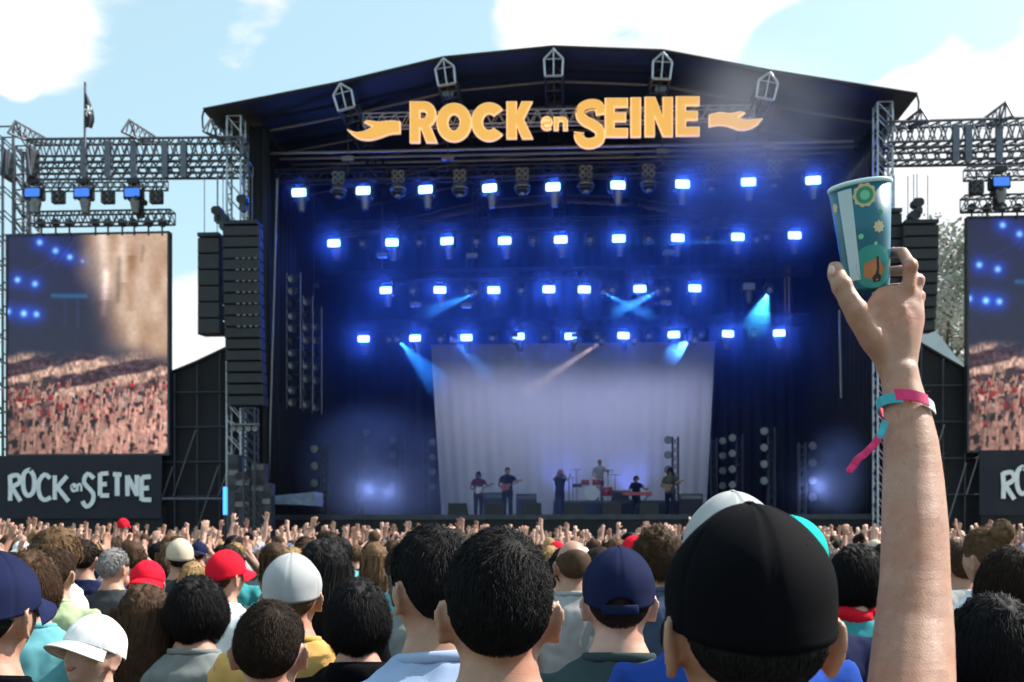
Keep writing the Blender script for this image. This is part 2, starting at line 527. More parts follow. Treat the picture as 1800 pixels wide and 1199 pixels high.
# ================================================================== box trusses, towers
def box_truss(name, p0, p1, w, h, bays, r, label, cat='truss', group=None, mat='alu', up=(0, 0, 1), rb=None, both=True):
    p0, p1 = np.asarray(p0, float), np.asarray(p1, float)
    rb = rb or r * 0.6
    d = nrm(p1 - p0)
    side = nrm(np.cross(d, up))
    upv = np.cross(side, d)
    b = tuple((p0 + p1) / 2 if abs(d[2]) < 0.5 else p0)
    o = sroot(name, b, label, cat, group)
    cs = [side * sx * w / 2 + upv * sz * h / 2 for sx, sz in ((-1, -1), (1, -1), (1, 1), (-1, 1))]
    for c in cs:
        MB().tube(p0 + c, p1 + c, r).build('chord', mat, o, b)
    mb = MB()
    for i in range(bays):
        a, q = frac(p0, p1, i / bays), frac(p0, p1, (i + 1) / bays)
        m = (a + q) / 2
        for fa, fb in ((0, 3), (1, 2)):                 # the two upright faces: zigzag
            mb.tube(a + cs[fa], m + cs[fb], rb, 5); mb.tube(m + cs[fb], q + cs[fa], rb, 5)
        if both:
            for fa, fb in ((0, 1), (3, 2)):
                mb.tube(a + cs[fa], q + cs[fb], rb, 5)
    for e in (p0, p1):
        for i in range(4):
            mb.tube(e + cs[i], e + cs[(i + 1) % 4], rb, 5)
    mb.build('bracing', mat, o, b)
    return o

# front corner towers of the roof
def tower(u, ys, zt, w, label, mat='alu'):
    x = S(u, 500, ys)[0]
    return box_truss('roof_tower', (x, ys, 0.0), (x, ys, zt), w, w, int(zt / (w * 1.1)), 0.035, label, 'tower', mat=mat, up=(0, 1, 0))
tower(415, -0.9, roof_z(S(415, 500, -0.9)[0]) - 0.15, 0.46, 'square lattice roof tower at the left front corner of the stage')
tower(443, 1.0, roof_z(S(443, 500, 1.0)[0]) - 0.25, 0.42, 'lattice tower standing just behind the left front roof tower')
tower(1552, -0.9, roof_z(S(1552, 500, -0.9)[0]) - 0.15, 0.46, 'square lattice roof tower at the right front corner of the stage')

# ================================================================== lighting trusses and their lamps
ROWS = [
    dict(ys=1.2, l=(487, 312), r=(1456, 291), lit=[(527, 341), (640, 338), (750, 336), (862, 333), (973, 331), (1085, 328), (1198, 326), (1315, 323), (1428, 320)], name='front'),
    dict(ys=5.1, l=(560, 402), r=(1428, 386), lit=[(588, 429), (690, 428), (787, 426), (888, 425), (986, 423), (1088, 421), (1190, 420), (1295, 418), (1395, 416)], name='second'),
    dict(ys=7.2, l=(560, 487), r=(1425, 474), lit=[(680, 512), (774, 511), (868, 511), (965, 510), (1027, 510), (1124, 509), (1220, 508)], name='third'),
    dict(ys=9.4, l=(600, 573), r=(1420, 562), lit=[(640, 597), (731, 596), (820, 595), (912, 593), (1003, 592), (1095, 591), (1184, 589), (1278, 588), (1369, 587)], name='rear'),
]
LAMP_W = 70.0
LIT = []
def moving_head_template():
    r = bpy.data.objects.new('moving_head_light', None)
    COL.objects.link(r)
    r.rotation_euler = (0, 0, -YAW)
    MB().cham((0, 0.02, 0.40), (0.36, 0.30, 0.16), 0.03).build('base', 'black_metal', r)
    for s_ in (-1, 1):
        MB().bb((s_ * 0.32, -0.05, -0.16), (s_ * 0.275, 0.09, 0.32)).build('yoke_arm', 'black_metal', r)
    MB().cham((0, 0.06, 0.0), (0.54, 0.36, 0.34), 0.05).build('head', 'black_metal', r)
    MB().cham((0, -0.135, 0.0), (0.48, 0.02, 0.27), 0.03).build('lens', 'lens_lit', r)
    MB().lathe([(0.0, -0.17), (0.17, -0.172), (0.17, -0.30), (0.13, -0.50), (0.11, -0.62), (0.0, -0.62)], (0.04, 0.04, 0), 14).build('tail_housing', 'grey_metal', r)
    return r
def lamp_child(parent, kind, energy, col, loc, radius=0.12, size=None, blend=0.2, rot=None, name='glow_lamp'):
    ld = bpy.data.lights.new(name, kind)
    ld.energy = energy
    ld.color = col
    ld.shadow_soft_size = radius
    if size:
        ld.spot_size = size
        ld.spot_blend = blend
    lo = bpy.data.objects.new(name, ld)
    COL.objects.link(lo)
    lo.parent = parent
    lo.location = loc
    if rot is not None:
        lo.rotation_euler = rot
    return lo
mh_me = None
def small_spot_template():
    r = bpy.data.objects.new('spot_light', None)
    COL.objects.link(r)
    r.rotation_euler = (0, 0, -YAW)
    MB().cham((0, 0, 0.25), (0.26, 0.22, 0.12), 0.02).build('base', 'black_metal', r)
    for s_ in (-1, 1):
        MB().bb((s_ * 0.19, -0.03, -0.08), (s_ * 0.16, 0.05, 0.2)).build('yoke_arm', 'grey_metal', r)
    MB().lathe([(0.0, -0.20), (0.115, -0.20), (0.13, -0.05), (0.13, 0.12), (0.07, 0.2), (0, 0.2)], (0, 0, -0.02), 12, 'y').build('head', 'black_metal', r)
    MB().lathe([(0.0, 0.0), (0.095, 0.0), (0.095, 0.012), (0, 0.012)], (0, -0.215, -0.02), 12, 'y').build('lens', 'lens_off', r)
    return r
def bell_template():
    r = bpy.data.objects.new('blinder_light', None)
    COL.objects.link(r)
    r.rotation_euler = (0, 0, -YAW)
    MB().bb((-0.23, 0.02, 0.12), (0.23, 0.12, 0.56)).build('housing', 'black_metal', r)
    for sx in (-0.11, 0.11):
        for sz in (0.235, 0.455):
            MB().lathe([(0.0, 0.03), (0.05, 0.02), (0.092, -0.05), (0.1, -0.05), (0.1, 0.03)], (sx, 0.0, sz), 12, 'y').build('lamp', 'lamp_reflector', r)
    MB().lathe([(0.0, 0.10), (0.14, 0.09), (0.22, 0.02), (0.29, -0.10), (0.29, -0.14), (0.0, -0.12)], (0, 0, 0), 16).build('dome', 'grey_metal', r)
    MB().lathe([(0.0, -0.14), (0.12, -0.14), (0.26, -0.18), (0.24, -0.26), (0.12, -0.36), (0.06, -0.40), (0, -0.40)], (0, 0, 0), 16).build('lower_bowl', 'black_metal', r)
    MB().lathe([(0.0, -0.33), (0.11, -0.35), (0.09, -0.40), (0, -0.42)], (0, -0.06, 0.02), 12).build('reflector', 'lamp_reflector', r)
    return r
T_MH, T_SP, T_BL = moving_head_template(), small_spot_template(), bell_template()
T_USED = set()
def place(t, p, label, cat, group):
    if t.name in T_USED:
        o = copy_tree(t)
    else:
        T_USED.add(t.name); o = t
    o.location = to_world(p)
    return tag(o, label, cat, group)
for ri, R in enumerate(ROWS):
    p0, p1 = S(*R['l'], R['ys']), S(*R['r'], R['ys'])
    box_truss('lighting_truss', p0, p1, 0.4, 0.4, 26, 0.028, '%s lighting truss hung across the stage with a row of lamps' % R['name'], group='lighting trusses over the stage', mat='steel_dark')
    for i, (u, v) in enumerate(R['lit']):
        p = S(u, v, R['ys'])
        o = place(T_MH, p, 'moving head lamp with glowing blue lens, %s from the left on the %s truss' % (ORD[i], R['name']), 'stage light', 'lit moving heads')
        LIT.append(o)
        o.rotation_euler = (random.uniform(-.09, .09), random.uniform(-.03, .03), -YAW + random.uniform(-.16, .16))
    if ri == 0:
        for i, (u, v) in enumerate(((595, 332), (700, 330), (808, 329), (918, 326), (1030, 322), (1140, 320), (1250, 317), (1360, 312))):
            place(T_BL, S(u, v - 2, R['ys'] - 0.35), 'four-lamp blinder over a grey dome, %s from the left on the front truss' % ORD[i], 'stage light', 'blinders on the front truss')
    else:
        L = R['lit']
        for i in range(len(L) - 1):
            u = (L[i][0] + L[i + 1][0]) / 2
            v = (L[i][1] + L[i + 1][1]) / 2
            if abs(L[i + 1][0] - L[i][0]) < 70:
                continue
            place(T_SP, S(u, v + 2, R['ys']), 'small unlit spot lamp just right of the %s lit lamp on the %s truss' % (ORD[i], R['name']), 'stage light', 'unlit spots on the trusses')
# the one unlit wash lamp at the right of the third truss
o = place(T_MH, S(1315, 505, 7.2), 'moving head lamp with dead pale lens at the right of the third truss', 'stage light', None)
for c in o.children:
    if c.name.startswith('lens'):
        c.data = c.data.copy(); c.data.materials.clear(); c.data.materials.append(M['lens_off'])

# beam lamps: narrow spots whose shafts show in the stage smoke
def beam(k, u0, v0, u1, v1, ys, dy, watts, col, deg, where):
    a, b = S(u0, v0, ys), S(u1, v1, ys + dy)
    o = place(T_SP, a, 'beam lamp throwing a %s shaft %s' % where, 'stage light', None)
    d = Vector(to_world(b) - to_world(a)).normalized()
    q = d.to_track_quat('-Z', 'Y')
    lr = lamp_child(o, 'SPOT', watts, col, (0, 0, 0), 0.04, math.radians(deg), 0.35, name='beam_lamp')
    lr.rotation_euler = (Matrix.Rotation(YAW, 3, 'Z') @ q.to_matrix()).to_euler()
    dl = Matrix.Rotation(YAW, 3, 'Z') @ d
    lr.location = dl * 0.25
    return o
BEAMS = [
    (1351, 511, 1330, 570, 7.1, -7.2, 2600, (0.06, 0.50, 1.0), 7, ('cyan', 'down at the right of the third truss')),
    (1060, 515, 1142, 554, 7.1, -7.2, 4200, (0.05, 0.32, 1.0), 3.5, ('blue', 'rightward from the middle of the third truss')),
    (1155, 514, 1083, 549, 7.1, -7.2, 4200, (0.05, 0.32, 1.0), 3.5, ('blue', 'leftward from the third truss')),
    (836, 516, 750, 550, 7.1, -7.2, 4200, (0.04, 0.28, 1.0), 4, ('blue', 'leftward from the left part of the third truss')),
    (1328, 424, 950, 431, 5.0, -5.2, 45000, (0.06, 0.40, 1.0), 2.5, ('blue', 'level along the right of the second truss')),
    (700, 598, 772, 676, 9.2, -9.2, 3000, (0.03, 0.25, 1.0), 6, ('broad blue', 'downward left of the backdrop')),
    (798, 600, 855, 655, 9.2, -9.2, 4500, (0.08, 0.32, 1.0), 4, ('pale blue', 'across the upper left of the backdrop')),
    (1212, 597, 1183, 624, 9.2, -9.2, 3000, (0.08, 0.32, 1.0), 4, ('pale blue', 'near the upper right of the backdrop')),
    (1057, 601, 926, 688, 9.8, -9.8, 5000, (1.0, 0.70, 0.48), 2.6, ('warm white', 'diagonally across the backdrop')),  # added lamp in place of the sun streak on the backdrop
]
for k, B in enumerate(BEAMS):
    beam(k, *B)

# wash lamps added under the rear truss to brighten the backdrop
for k, u in enumerate((800, 905, 1010, 1115, 1220)):
    a, b = S(u, 600, 8.0), S(u * .9 + 100, 840, 11.0)
    o = place(T_SP, a, 'added wash lamp under the rear truss lighting the %s of the backdrop' % ('far left', 'left half', 'middle', 'right half', 'far right')[k], 'stage light', None)
    d = Vector(to_world(b) - to_world(a)).normalized()
    lr = lamp_child(o, 'SPOT', 150, (0.60, 0.62, 1.0), (0, 0, 0), 0.1, math.radians(130), 1.0, name='added_wash')
    lr.rotation_euler = (Matrix.Rotation(YAW, 3, 'Z') @ d.to_track_quat('-Z', 'Y').to_matrix()).to_euler()
    lr.location = Matrix.Rotation(YAW, 3, 'Z') @ d * 0.3
# floor uplights that tint the lower backdrop blue
for k, u in enumerate((990, 1110)):
    a = S(u, 870, 9.9); a[2] = DZ + 0.5
    b = S(u, 780, 11.0)
    o = place(T_SP, a, 'blue uplight at the foot of the backdrop, %s one' % ('left', 'right')[k], 'stage light', None)
    d = Vector(to_world(b) - to_world(a)).normalized()
    lr = lamp_child(o, 'SPOT', 150, (0.14, 0.22, 1.0), (0, 0, 0), 0.1, math.radians(95), 1.0, name='uplight_lamp')
    lr.rotation_euler = (Matrix.Rotation(YAW, 3, 'Z') @ d.to_track_quat('-Z', 'Y').to_matrix()).to_euler()
    lr.location = Matrix.Rotation(YAW, 3, 'Z') @ d * 0.3
# chain hoists between roof and front truss
def hoist(name, u, v0, v1, ys, label, body=0.3):
    a, b = S(u, v0, ys), S(u, v1, ys)
    o = sroot(name, tuple(b), label, 'hoist', 'chain hoists')
    MB().tube(a, b, 0.018, 5).build('chain', 'grey_metal', o, b)
    c = b + np.array([0, 0, 0.06])
    MB().cham(c, (0.44, 0.18, 0.16), 0.04).build('motor', 'grey_metal', o, b)
    MB().tube(b - np.array([0, 0, 0.02]), b - np.array([0, 0, 0.42]), 0.03, 6).build('hook', 'steel_dark', o, b)
for k, (u, v0, v1) in enumerate(((612, 192, 283), (787, 150, 281), (1164, 140, 270), (1350, 175, 262))):
    hoist('chain_hoist', u, v0, v1, 0.9, 'chain hoist carrying the front truss, %s of four from the left' % ORD[k])
for k, (u, v0, v1) in enumerate(((786, 148, 170), (1163, 145, 162))):
    hoist('chain_hoist', u, v0, v1, -0.5, 'short chain hoist above the letters of the %s word of the sign' % ('first', 'last')[k])
for k, (u, v0, v1, ys) in enumerate(((830, 330, 452, 5.0), (672, 330, 452, 5.0), (1175, 330, 447, 5.0), (820, 440, 540, 7.1), (1170, 430, 535, 7.1), (730, 430, 538, 7.1), (552, 340, 505, 6.8))):
    hoist('chain_hoist', u, v0, v1, ys, 'small chain hoist %s' % ('under the front truss below the letter C', 'under the front truss at its left', 'under the front truss below the letter N', 'under the second truss below the letter O', 'under the second truss below the letter N', 'under the second truss at its left', 'hanging alone by the left drape')[k])

# horizontal roof beams seen behind the sign
for k, (v, ys) in enumerate(((272, 2.0), (282, 3.5), (262, 1.0))):
    a, b = S(470, v + 8, ys), S(1500, v - 14, ys)
    sone('roof_beam', MB().tube(a, b, 0.05), 'alu', tuple((a + b) / 2), 'long level roof beam behind the lettered sign, %s one' % ('middle', 'lowest', 'highest')[k], 'beam', 'roof beams')

# upright pipes left and right inside the opening
for (u0, v0, u1, v1, ys, lab) in ((487, 315, 470, 905, 0.6, 'grey upright pipe at the left of the stage opening'), (1476, 545, 1479, 700, 1.5, 'thin hanging pipe at the right of the stage opening')):
    a, b = S(u0, v0, ys), S(u1, v1, ys)
    sone('upright_pipe', MB().tube(b, a, 0.05), 'grey_metal', tuple(b), lab, 'pipe')

# hanging ladders of small flood lamps at the left inside the stage
def lamp_ladder(u, v0, v1, ys, n, label, w=0.5):
    a, b = S(u, v0, ys), S(u, v1, ys)
    o = sroot('lamp_ladder', tuple(b), label, 'lamp ladder', 'hanging lamp ladders')
    for s in (-1, 1):
        MB().tube(a + np.array([s * w / 2, 0, 0]), b + np.array([s * w / 2, 0, 0]), 0.025).build('rail', 'grey_metal', o, b)
    for i in range(n):
        p = frac(a, b, (i + 0.5) / n)
        mb = MB().tube(p + np.array([-w / 2, 0, 0.1]), p + np.array([w / 2, 0, 0.1]), 0.02)
        mb.build('rung', 'grey_metal', o, b)
        mb = MB().lathe([(0.0, 0.14), (0.09, 0.12), (0.15, -0.05), (0.15, -0.09), (0.0, -0.05)], (p[0], p[1] - 0.1, p[2] - 0.03), 10, 'y')
        mb.build('lamp', ('dim_glass', 'grey_metal', 'black_metal')[(i * 7 + int(u)) % 3], o, b)
lamp_ladder(516, 480, 718, 2.0, 11, 'tall hanging ladder of flood lamps in the left stage wing')
lamp_ladder(541, 520, 722, 3.2, 9, 'hanging lamp ladder behind the tall one in the left wing', 0.36)
lamp_ladder(557, 540, 728, 4.2, 8, 'rearmost hanging lamp ladder in the left wing', 0.36)

# ================================================================== lettered sign
def arc(cx, cy, rx, ry, a0, a1, n=10):
    return [(cx + rx * math.cos(math.radians(a0 + (a1 - a0) * i / n)), cy + ry * math.sin(math.radians(a0 + (a1 - a0) * i / n))) for i in range(n + 1)]
def stroke(path, w, wy=None):
    P = np.asarray(path, float)
    wy = wy or w
    k = len(P)
    l, r = [], []
    for i in range(k):
        t = nrm(P[min(i + 1, k - 1)] - P[max(i - 1, 0)])
        nn = np.array([-t[1] * w / 2, t[0] * wy / 2])
        l.append(tuple(P[i] + nn)); r.append(tuple(P[i] - nn))
    return l + r[::-1]
def smoothp(pts, n=4):
    P = np.asarray(pts, float)
    out = []
    for i in range(len(P) - 1):
        p0, p1, p2, p3 = P[max(i - 1, 0)], P[i], P[i + 1], P[min(i + 2, len(P) - 1)]
        for j in range(n):
            t = j / n
            out.append(tuple(0.5 * ((2 * p1) + (-p0 + p2) * t + (2 * p0 - 5 * p1 + 4 * p2 - p3) * t * t + (-p0 + 3 * p1 - 3 * p2 + p3) * t ** 3)))
    out.append(tuple(P[-1]))
    return out
GLYPH = {
    'R': ([(0, 0), (0, 1), (.55, 1)] + arc(.55, .69, .43, .31, 85, -62) + [(1.02, 0), (.62, 0), (.42, .36), (.36, .36), (.36, 0)], [[(.36, .58), (.36, .79)] + arc(.50, .685, .14, .105, 90, -90, 6)]),
    'O': (arc(.5, .5, .52, .52, 0, 350, 35), [arc(.5, .5, .19, .24, 0, 345, 23)]),
    'C': (arc(.52, .5, .52, .52, 42, 318, 26) + arc(.52, .5, .20, .24, 318 - 6, 48, 18), []),
    'K': ([(0, 0), (0, 1), (.38, 1), (.38, .66), (.60, 1), (1.0, 1), (.66, .53), (1.02, 0), (.62, 0), (.38, .38), (.38, 0)], []),
    'E': ([(0, 0), (0, 1), (1, 1), (1, .79), (.40, .79), (.40, .62), (.92, .62), (.92, .41), (.40, .41), (.40, .21), (1, .21), (1, 0)], []),
    'I': ([(0, 0), (0, 1), (1, 1), (1, 0)], []),
    'N': ([(0, 0), (0, 1), (.36, 1), (.66, .48), (.66, 1), (1, 1), (1, 0), (.66, 0), (.34, .54), (.34, 0)], []),
    'S': (stroke(smoothp([(.90, .70), (.84, .86), (.55, .90), (.24, .83), (.17, .68), (.32, .56), (.58, .48), (.84, .36), (.86, .17), (.60, .08), (.30, .09), (.13, .20), (.12, .30)]), .32, .20), []),
    'e': (stroke(smoothp([(.10, .46), (.5, .48), (.86, .50), (.80, .78), (.5, .90), (.2, .78), (.12, .5), (.2, .2), (.5, .10), (.84, .18)]), .20, .20), []),
    'n': (stroke([(.15, 0), (.15, .5), (.15, 1)], .24, .2) , []),
}
def plate(mb, outer, holes, f3, y0, y1):
    """flat shape (outer with holes, 2-D) mapped by f3 to x,z, from y0 (front) to y1"""
    polys = [outer] + holes
    tris = geometry.tessellate_polygon([[Vector((x, z, 0)) for x, z in p] for p in polys])
    flat = [pt for p in polys for pt in p]
    P = [f3(x, z) for x, z in flat]
    n_ = len(P)
    V = [(p[0], y0, p[1]) for p in P] + [(p[0], y1, p[1]) for p in P]
    def or_(t):
        a, b, c = (np.array(P[i]) for i in t)
        return (b[0] - a[0]) * (c[1] - a[1]) - (b[1] - a[1]) * (c[0] - a[0])
    Fc = []
    for t in tris:
        t = tuple(t) if or_(t) > 0 else (t[0], t[2], t[1])
        Fc.append(t); Fc.append((t[0] + n_, t[2] + n_, t[1] + n_))
    o_ = 0
    for p in polys:
        k = len(p)
        for i in range(k):
            j = (i + 1) % k
            Fc.append((o_ + i, o_ + j, o_ + j + n_, o_ + i + n_))
        o_ += k
    mb.add(V, Fc)
    return mb
def grow(poly, amt, hole=False):
    """offset of a closed polygon in photo pixels"""
    P = np.asarray(poly, float)
    A = 0.5 * np.sum(P[:, 0] * np.roll(P[:, 1], -1) - np.roll(P[:, 0], -1) * P[:, 1])
    sg = (1 if A > 0 else -1) * (-1 if hole else 1)
    out = []
    k = len(P)
    for i in range(k):
        a, b, c = P[i - 1], P[i], P[(i + 1) % k]
        n1 = np.array([(b - a)[1], -(b - a)[0]]); n1 = n1 / (np.linalg.norm(n1) + 1e-9)
        n2 = np.array([(c - b)[1], -(c - b)[0]]); n2 = n2 / (np.linalg.norm(n2) + 1e-9)
        m_ = n1 + n2
        l_ = np.linalg.norm(m_)
        m_ = m_ / l_ if l_ > 1e-6 else n1
        out.append(tuple(b + sg * m_ * amt / max(0.5, float(np.dot(m_, n1)))))
    return out
SY = -0.95
ctr = S(975, 215, SY)
sign = sroot('lettered_sign', tuple(ctr), 'amber lettered sign ROCK en SEINE with flame shapes hung under the stage roof', 'sign')
def letter(px_outer, px_holes, name='letter'):
    f = lambda u, v: tuple(S(u, v, SY)[[0, 2]])
    mb = plate(MB(), grow(px_outer, -1.1), [grow(h, -1.1, True) for h in px_holes], f, SY - 0.05, SY + 0.0)
    lo = mb.build(name, 'sign_face', sign, ctr)
    mb = plate(MB(), grow(px_outer, 0.9), [grow(h, 0.9, True) for h in px_holes], f, SY + 0.003, SY + 0.10)
    mb.build('edge_trim', 'sign_rim', lo, ctr)
def glyph_px(ch, x0, x1, y0, y1):
    o_, hs = GLYPH[ch]
    g_ = lambda p: [(x0 + (x1 - x0) * x, y1 + (y0 - y1) * z) for x, z in p]
    return g_(o_), [g_(h) for h in hs]
for ch, x0, x1, y0, y1 in (('R', 721, 767, 179, 250), ('O', 769, 827, 183, 247), ('C', 829, 888, 182, 246), ('K', 891, 935, 179, 243),
                           ('e', 951, 971, 205, 228), ('S', 1012, 1061, 175, 258), ('E', 1064, 1103, 173, 240), ('I', 1109, 1126, 172, 240), ('N', 1134, 1182, 171, 239), ('E', 1189, 1229, 170, 238)):
    letter(*glyph_px(ch, x0, x1, y0, y1))
nn = [(974, 228), (974, 206), (981, 206), (981, 209)] + [(984, 206.3), (989, 205.6), (994, 207), (997, 211), (997.5, 228), (990.5, 228), (990.5, 214), (988.5, 211.5), (985, 211.5), (981.5, 214.5), (981, 228)]
letter(nn, [])
fl = smoothp([(611, 228), (625, 233), (640, 231), (652, 225), (656, 222)], 3) + [(641, 214.5)] + smoothp([(646, 212), (665, 214.5), (685, 212.5), (703, 214)], 3) + smoothp([(703, 233.5), (685, 235), (668, 241), (648, 245.5), (628, 242), (611, 228)], 3)[:-1]
letter(fl, [], 'flame')
fr = smoothp([(1247, 202), (1265, 198), (1285, 199.5), (1302, 196), (1309, 198.5)], 3) + [(1297, 206)] + smoothp([(1300, 209), (1315, 211), (1330, 209.5), (1340, 208.5)], 3) + smoothp([(1332, 218), (1318, 225.5), (1300, 227.5), (1282, 221.5), (1265, 219), (1247, 222)], 3)
letter(fr, [], 'flame')
box_truss('sign_truss', S(640, 214, -0.55), S(1325, 199, -0.55), 0.3, 0.42, 30, 0.024, 'slim truss behind the amber letters holding the sign', 'truss')
# small uprights that stand on the sign truss
# ================================================================== LED screens
def led_picture(nx, nz):
    """what the screens show: stage lamps in smoke over a packed crowd; returns linear rgb per vertex"""
    r2 = np.random.default_rng(5)
    X, Z = np.meshgrid(np.linspace(0, 1, nx), np.linspace(0, 1, nz))         # Z downwards
    def vnoise(fx, fz, seed):
        q = np.random.default_rng(seed).random((int(fz) + 3, int(fx) + 3))
        xs, zs = X * fx, Z * fz
        xi, zi = xs.astype(int), zs.astype(int)
        tx, tz = xs - xi, zs - zi
        tx, tz = tx * tx * (3 - 2 * tx), tz * tz * (3 - 2 * tz)
        return (q[zi, xi] * (1 - tx) + q[zi, xi + 1] * tx) * (1 - tz) + (q[zi + 1, xi] * (1 - tx) + q[zi + 1, xi + 1] * tx) * tz
    def sm(a, b, x):
        t = np.clip((x - a) / (b - a), 0, 1)
        return t * t * (3 - 2 * t)
    c = lambda *p: (np.array(p) / 255.0) ** 2.2
    img = np.ones((nz, nx, 3)) * c(52, 52, 92)
    # upper right: dusty tan light, with paler shafts
    wgt = sm(0.38, 0.68, X + 0.10 * (vnoise(5, 6, 1) - 0.5) - 0.25 * (Z - 0.1)) * (1 - sm(0.50, 0.66, Z + 0.1 * (vnoise(6, 4, 2) - .5)))
    tan = c(206, 178, 156) + (vnoise(14, 9, 3)[..., None] - 0.5) * 0.25
    tan = tan + (np.exp(-((X - 0.60) / 0.035) ** 2) * (Z < 0.30))[..., None] * 0.25 + (np.exp(-((X - 0.72) / 0.03) ** 2) * (Z < 0.22))[..., None] * 0.16 - (np.exp(-((X - 0.77) / 0.03) ** 2) * (Z > 0.1) * (Z < 0.35))[..., None] * 0.12
    img = img * (1 - wgt[..., None]) + tan * wgt[..., None]
    # left: dark blue-grey smoke and lamp glows
    img += (sm(0.1, 0.5, Z) * (1 - sm(0.55, 0.62, Z)) * (1 - wgt))[..., None] * (c(62, 64, 84) - img) * 0.8
    for lx, lz, s, k in ((0.20, 0.03, .03, 1), (0.30, 0.07, .03, 1), (0.39, 0.10, .028, 1), (0.06, 0.20, .03, 1), (0.17, 0.22, .03, 1), (0.0, 0.345, .03, 1), (0.10, 0.355, .032, 1.2), (0.18, 0.36, .03, 1), (0.47, 0.12, .02, .4)):
        d2 = ((X - lx) / s) ** 2 + ((Z - lz) * 1.36 / s) ** 2
        img += np.exp(-d2 * 3.5)[..., None] * np.array([0.35, 0.7, 1.0]) * k + np.exp(-d2 * 0.35)[..., None] * np.array([0.0, 0.05, 0.40]) * k
    img += (np.exp(-((Z - 0.27 - 0.02 * X) / 0.01) ** 2) * (X > .27) * (X < .5))[..., None] * np.array([0.0, 0.12, 0.22])
    # crowd: pale diagonal rows of hands, then pink and red speckle
    cr = sm(0.52, 0.60, Z + 0.08 * (vnoise(9, 5, 4) - 0.5))
    dark = c(92, 68, 80) + (vnoise(40, 60, 6)[..., None] - 0.5) * 0.10
    band = sm(0.45, 0.72, vnoise(3, 3, 7) * 0.25 + 0.55 * (0.5 + 0.5 * np.sin((Z * 4.2 + X * 0.62 + 0.06 * vnoise(6, 6, 8)) * 2 * np.pi * 2.2)) + 0.25 * vnoise(22, 40, 9)) * (1 - sm(0.80, 0.88, Z))
    hands = c(226, 190, 172)
    fine = vnoise(90, 70, 41); fine2 = vnoise(60, 110, 42)
    crowd = dark * (.45 + 1.1 * fine2[..., None]) * (1 - band[..., None]) + hands * (.35 + 1.0 * fine[..., None]) * band[..., None]
    sp = r2.random((nz, nx)); sp = (sp + np.roll(sp, 1, 0) + np.roll(sp, 1, 1)) / 3
    low = sm(0.70, 0.86, Z + 0.22 * X - 0.1)
    sp = vnoise(46, 58, 21) * .8 + .2 * sp
    pink = (c(205, 165, 152) * (1 - vnoise(9, 9, 22)[..., None]) + c(176, 124, 118) * vnoise(9, 9, 22)[..., None]) * (0.05 + 2.4 * sp[..., None] ** 2.2)
    red = (r2.random((nz, nx)) > 0.995 - 0.006 * low)
    red = red | np.roll(red, 1, 1)
    pink = np.where((red & (Z > 0.8))[..., None], c(205, 62, 76), pink)
    crowd = crowd * (1 - low[..., None]) + pink * low[..., None]
    img = img * (1 - cr[..., None]) + crowd * cr[..., None]
    def blob(cx, cz, rx, rz, col):
        x0, x1, z0, z1 = int(max(0, cx - rx - 1)), int(min(nx, cx + rx + 2)), int(max(0, cz - rz - 1)), int(min(nz, cz + rz + 2))
        if x0 >= x1 or z0 >= z1: return
        gx, gz = np.meshgrid(np.arange(x0, x1), np.arange(z0, z1))
        k = np.clip(1.6 * (1 - ((gx - cx) / rx) ** 2 - ((gz - cz) / rz) ** 2), 0, 1)[..., None]
        img[z0:z1, x0:x1] = img[z0:z1, x0:x1] * (1 - k) + np.array(col) * k
    tops = [c(196, 84, 92), c(120, 110, 120), c(226, 200, 190), c(70, 60, 72), c(214, 140, 130), c(150, 120, 116), c(200, 60, 74)]
    for q in np.sort(r2.random(520) ** .8):
        z_ = .66 + .36 * q; r_ = 1.5 + 4.6 * q
        px_, pz_ = r2.random() * nx, z_ * nz
        lum = r2.uniform(.55, 1.05) * (.6 + .55 * px_ / nx)
        blob(px_, pz_ + r_ * 2.2, r_ * 1.7, r_ * 1.8, tops[r2.integers(0, 7)] * lum)
        blob(px_, pz_, r_ * .9, r_ * 1.15, (c(70, 52, 56) if r2.random() < .45 else c(222, 170, 156)) * lum)
        if r2.random() < .55:
            ax_ = px_ + r_ * r2.uniform(-1.8, 1.8)
            for t in np.linspace(0, 1, 5):
                blob(ax_ + t * r_ * .4, pz_ + r_ * (1.6 - 3.6 * t), r_ * .38, r_ * .7, c(232, 184, 168) * lum)
    img *= 1 + 0.45 * (vnoise(60, 80, 31)[..., None] - .5) * (0.35 + .65 * cr[..., None])
    for x0, z0, x1, z1, w_, k_ in ((.42, .02, .30, .14, .006, .5), (.30, .10, .12, .17, .005, .4), (.62, .18, .60, .36, .02, .6), (.70, .12, .69, .30, .018, -.4), (.85, .06, .84, .12, .012, -.3), (.44, .3, .44, .42, .008, .5), (.36, .3, .36, .42, .006, .4)):
        tt = np.clip(((X - x0) * (x1 - x0) + (Z - z0) * (z1 - z0)) / ((x1 - x0) ** 2 + (z1 - z0) ** 2), 0, 1)
        dd = np.hypot(X - x0 - tt * (x1 - x0), Z - z0 - tt * (z1 - z0))
        img *= 1 + k_ * np.exp(-(dd / w_) ** 2)[..., None]
    img = np.clip(img, 0, 2) ** 1.28 * 1.12
    return np.clip(img, 0.0, 1.2)
m = bpy.data.materials.new('led_picture'); m.use_nodes = True; M['led_picture'] = m
nt = m.node_tree; b_ = nt.nodes['Principled BSDF']
at_ = N(nt.nodes, 'ShaderNodeAttribute', attribute_name='picture')
nt.links.new(at_.outputs['Color'], b_.inputs['Emission Color'])
b_.inputs['Emission Strength'].default_value = 0.50
b_.inputs['Base Color'].default_value = (0.012, 0.012, 0.014, 1)
b_.inputs['Roughness'].default_value = 0.5
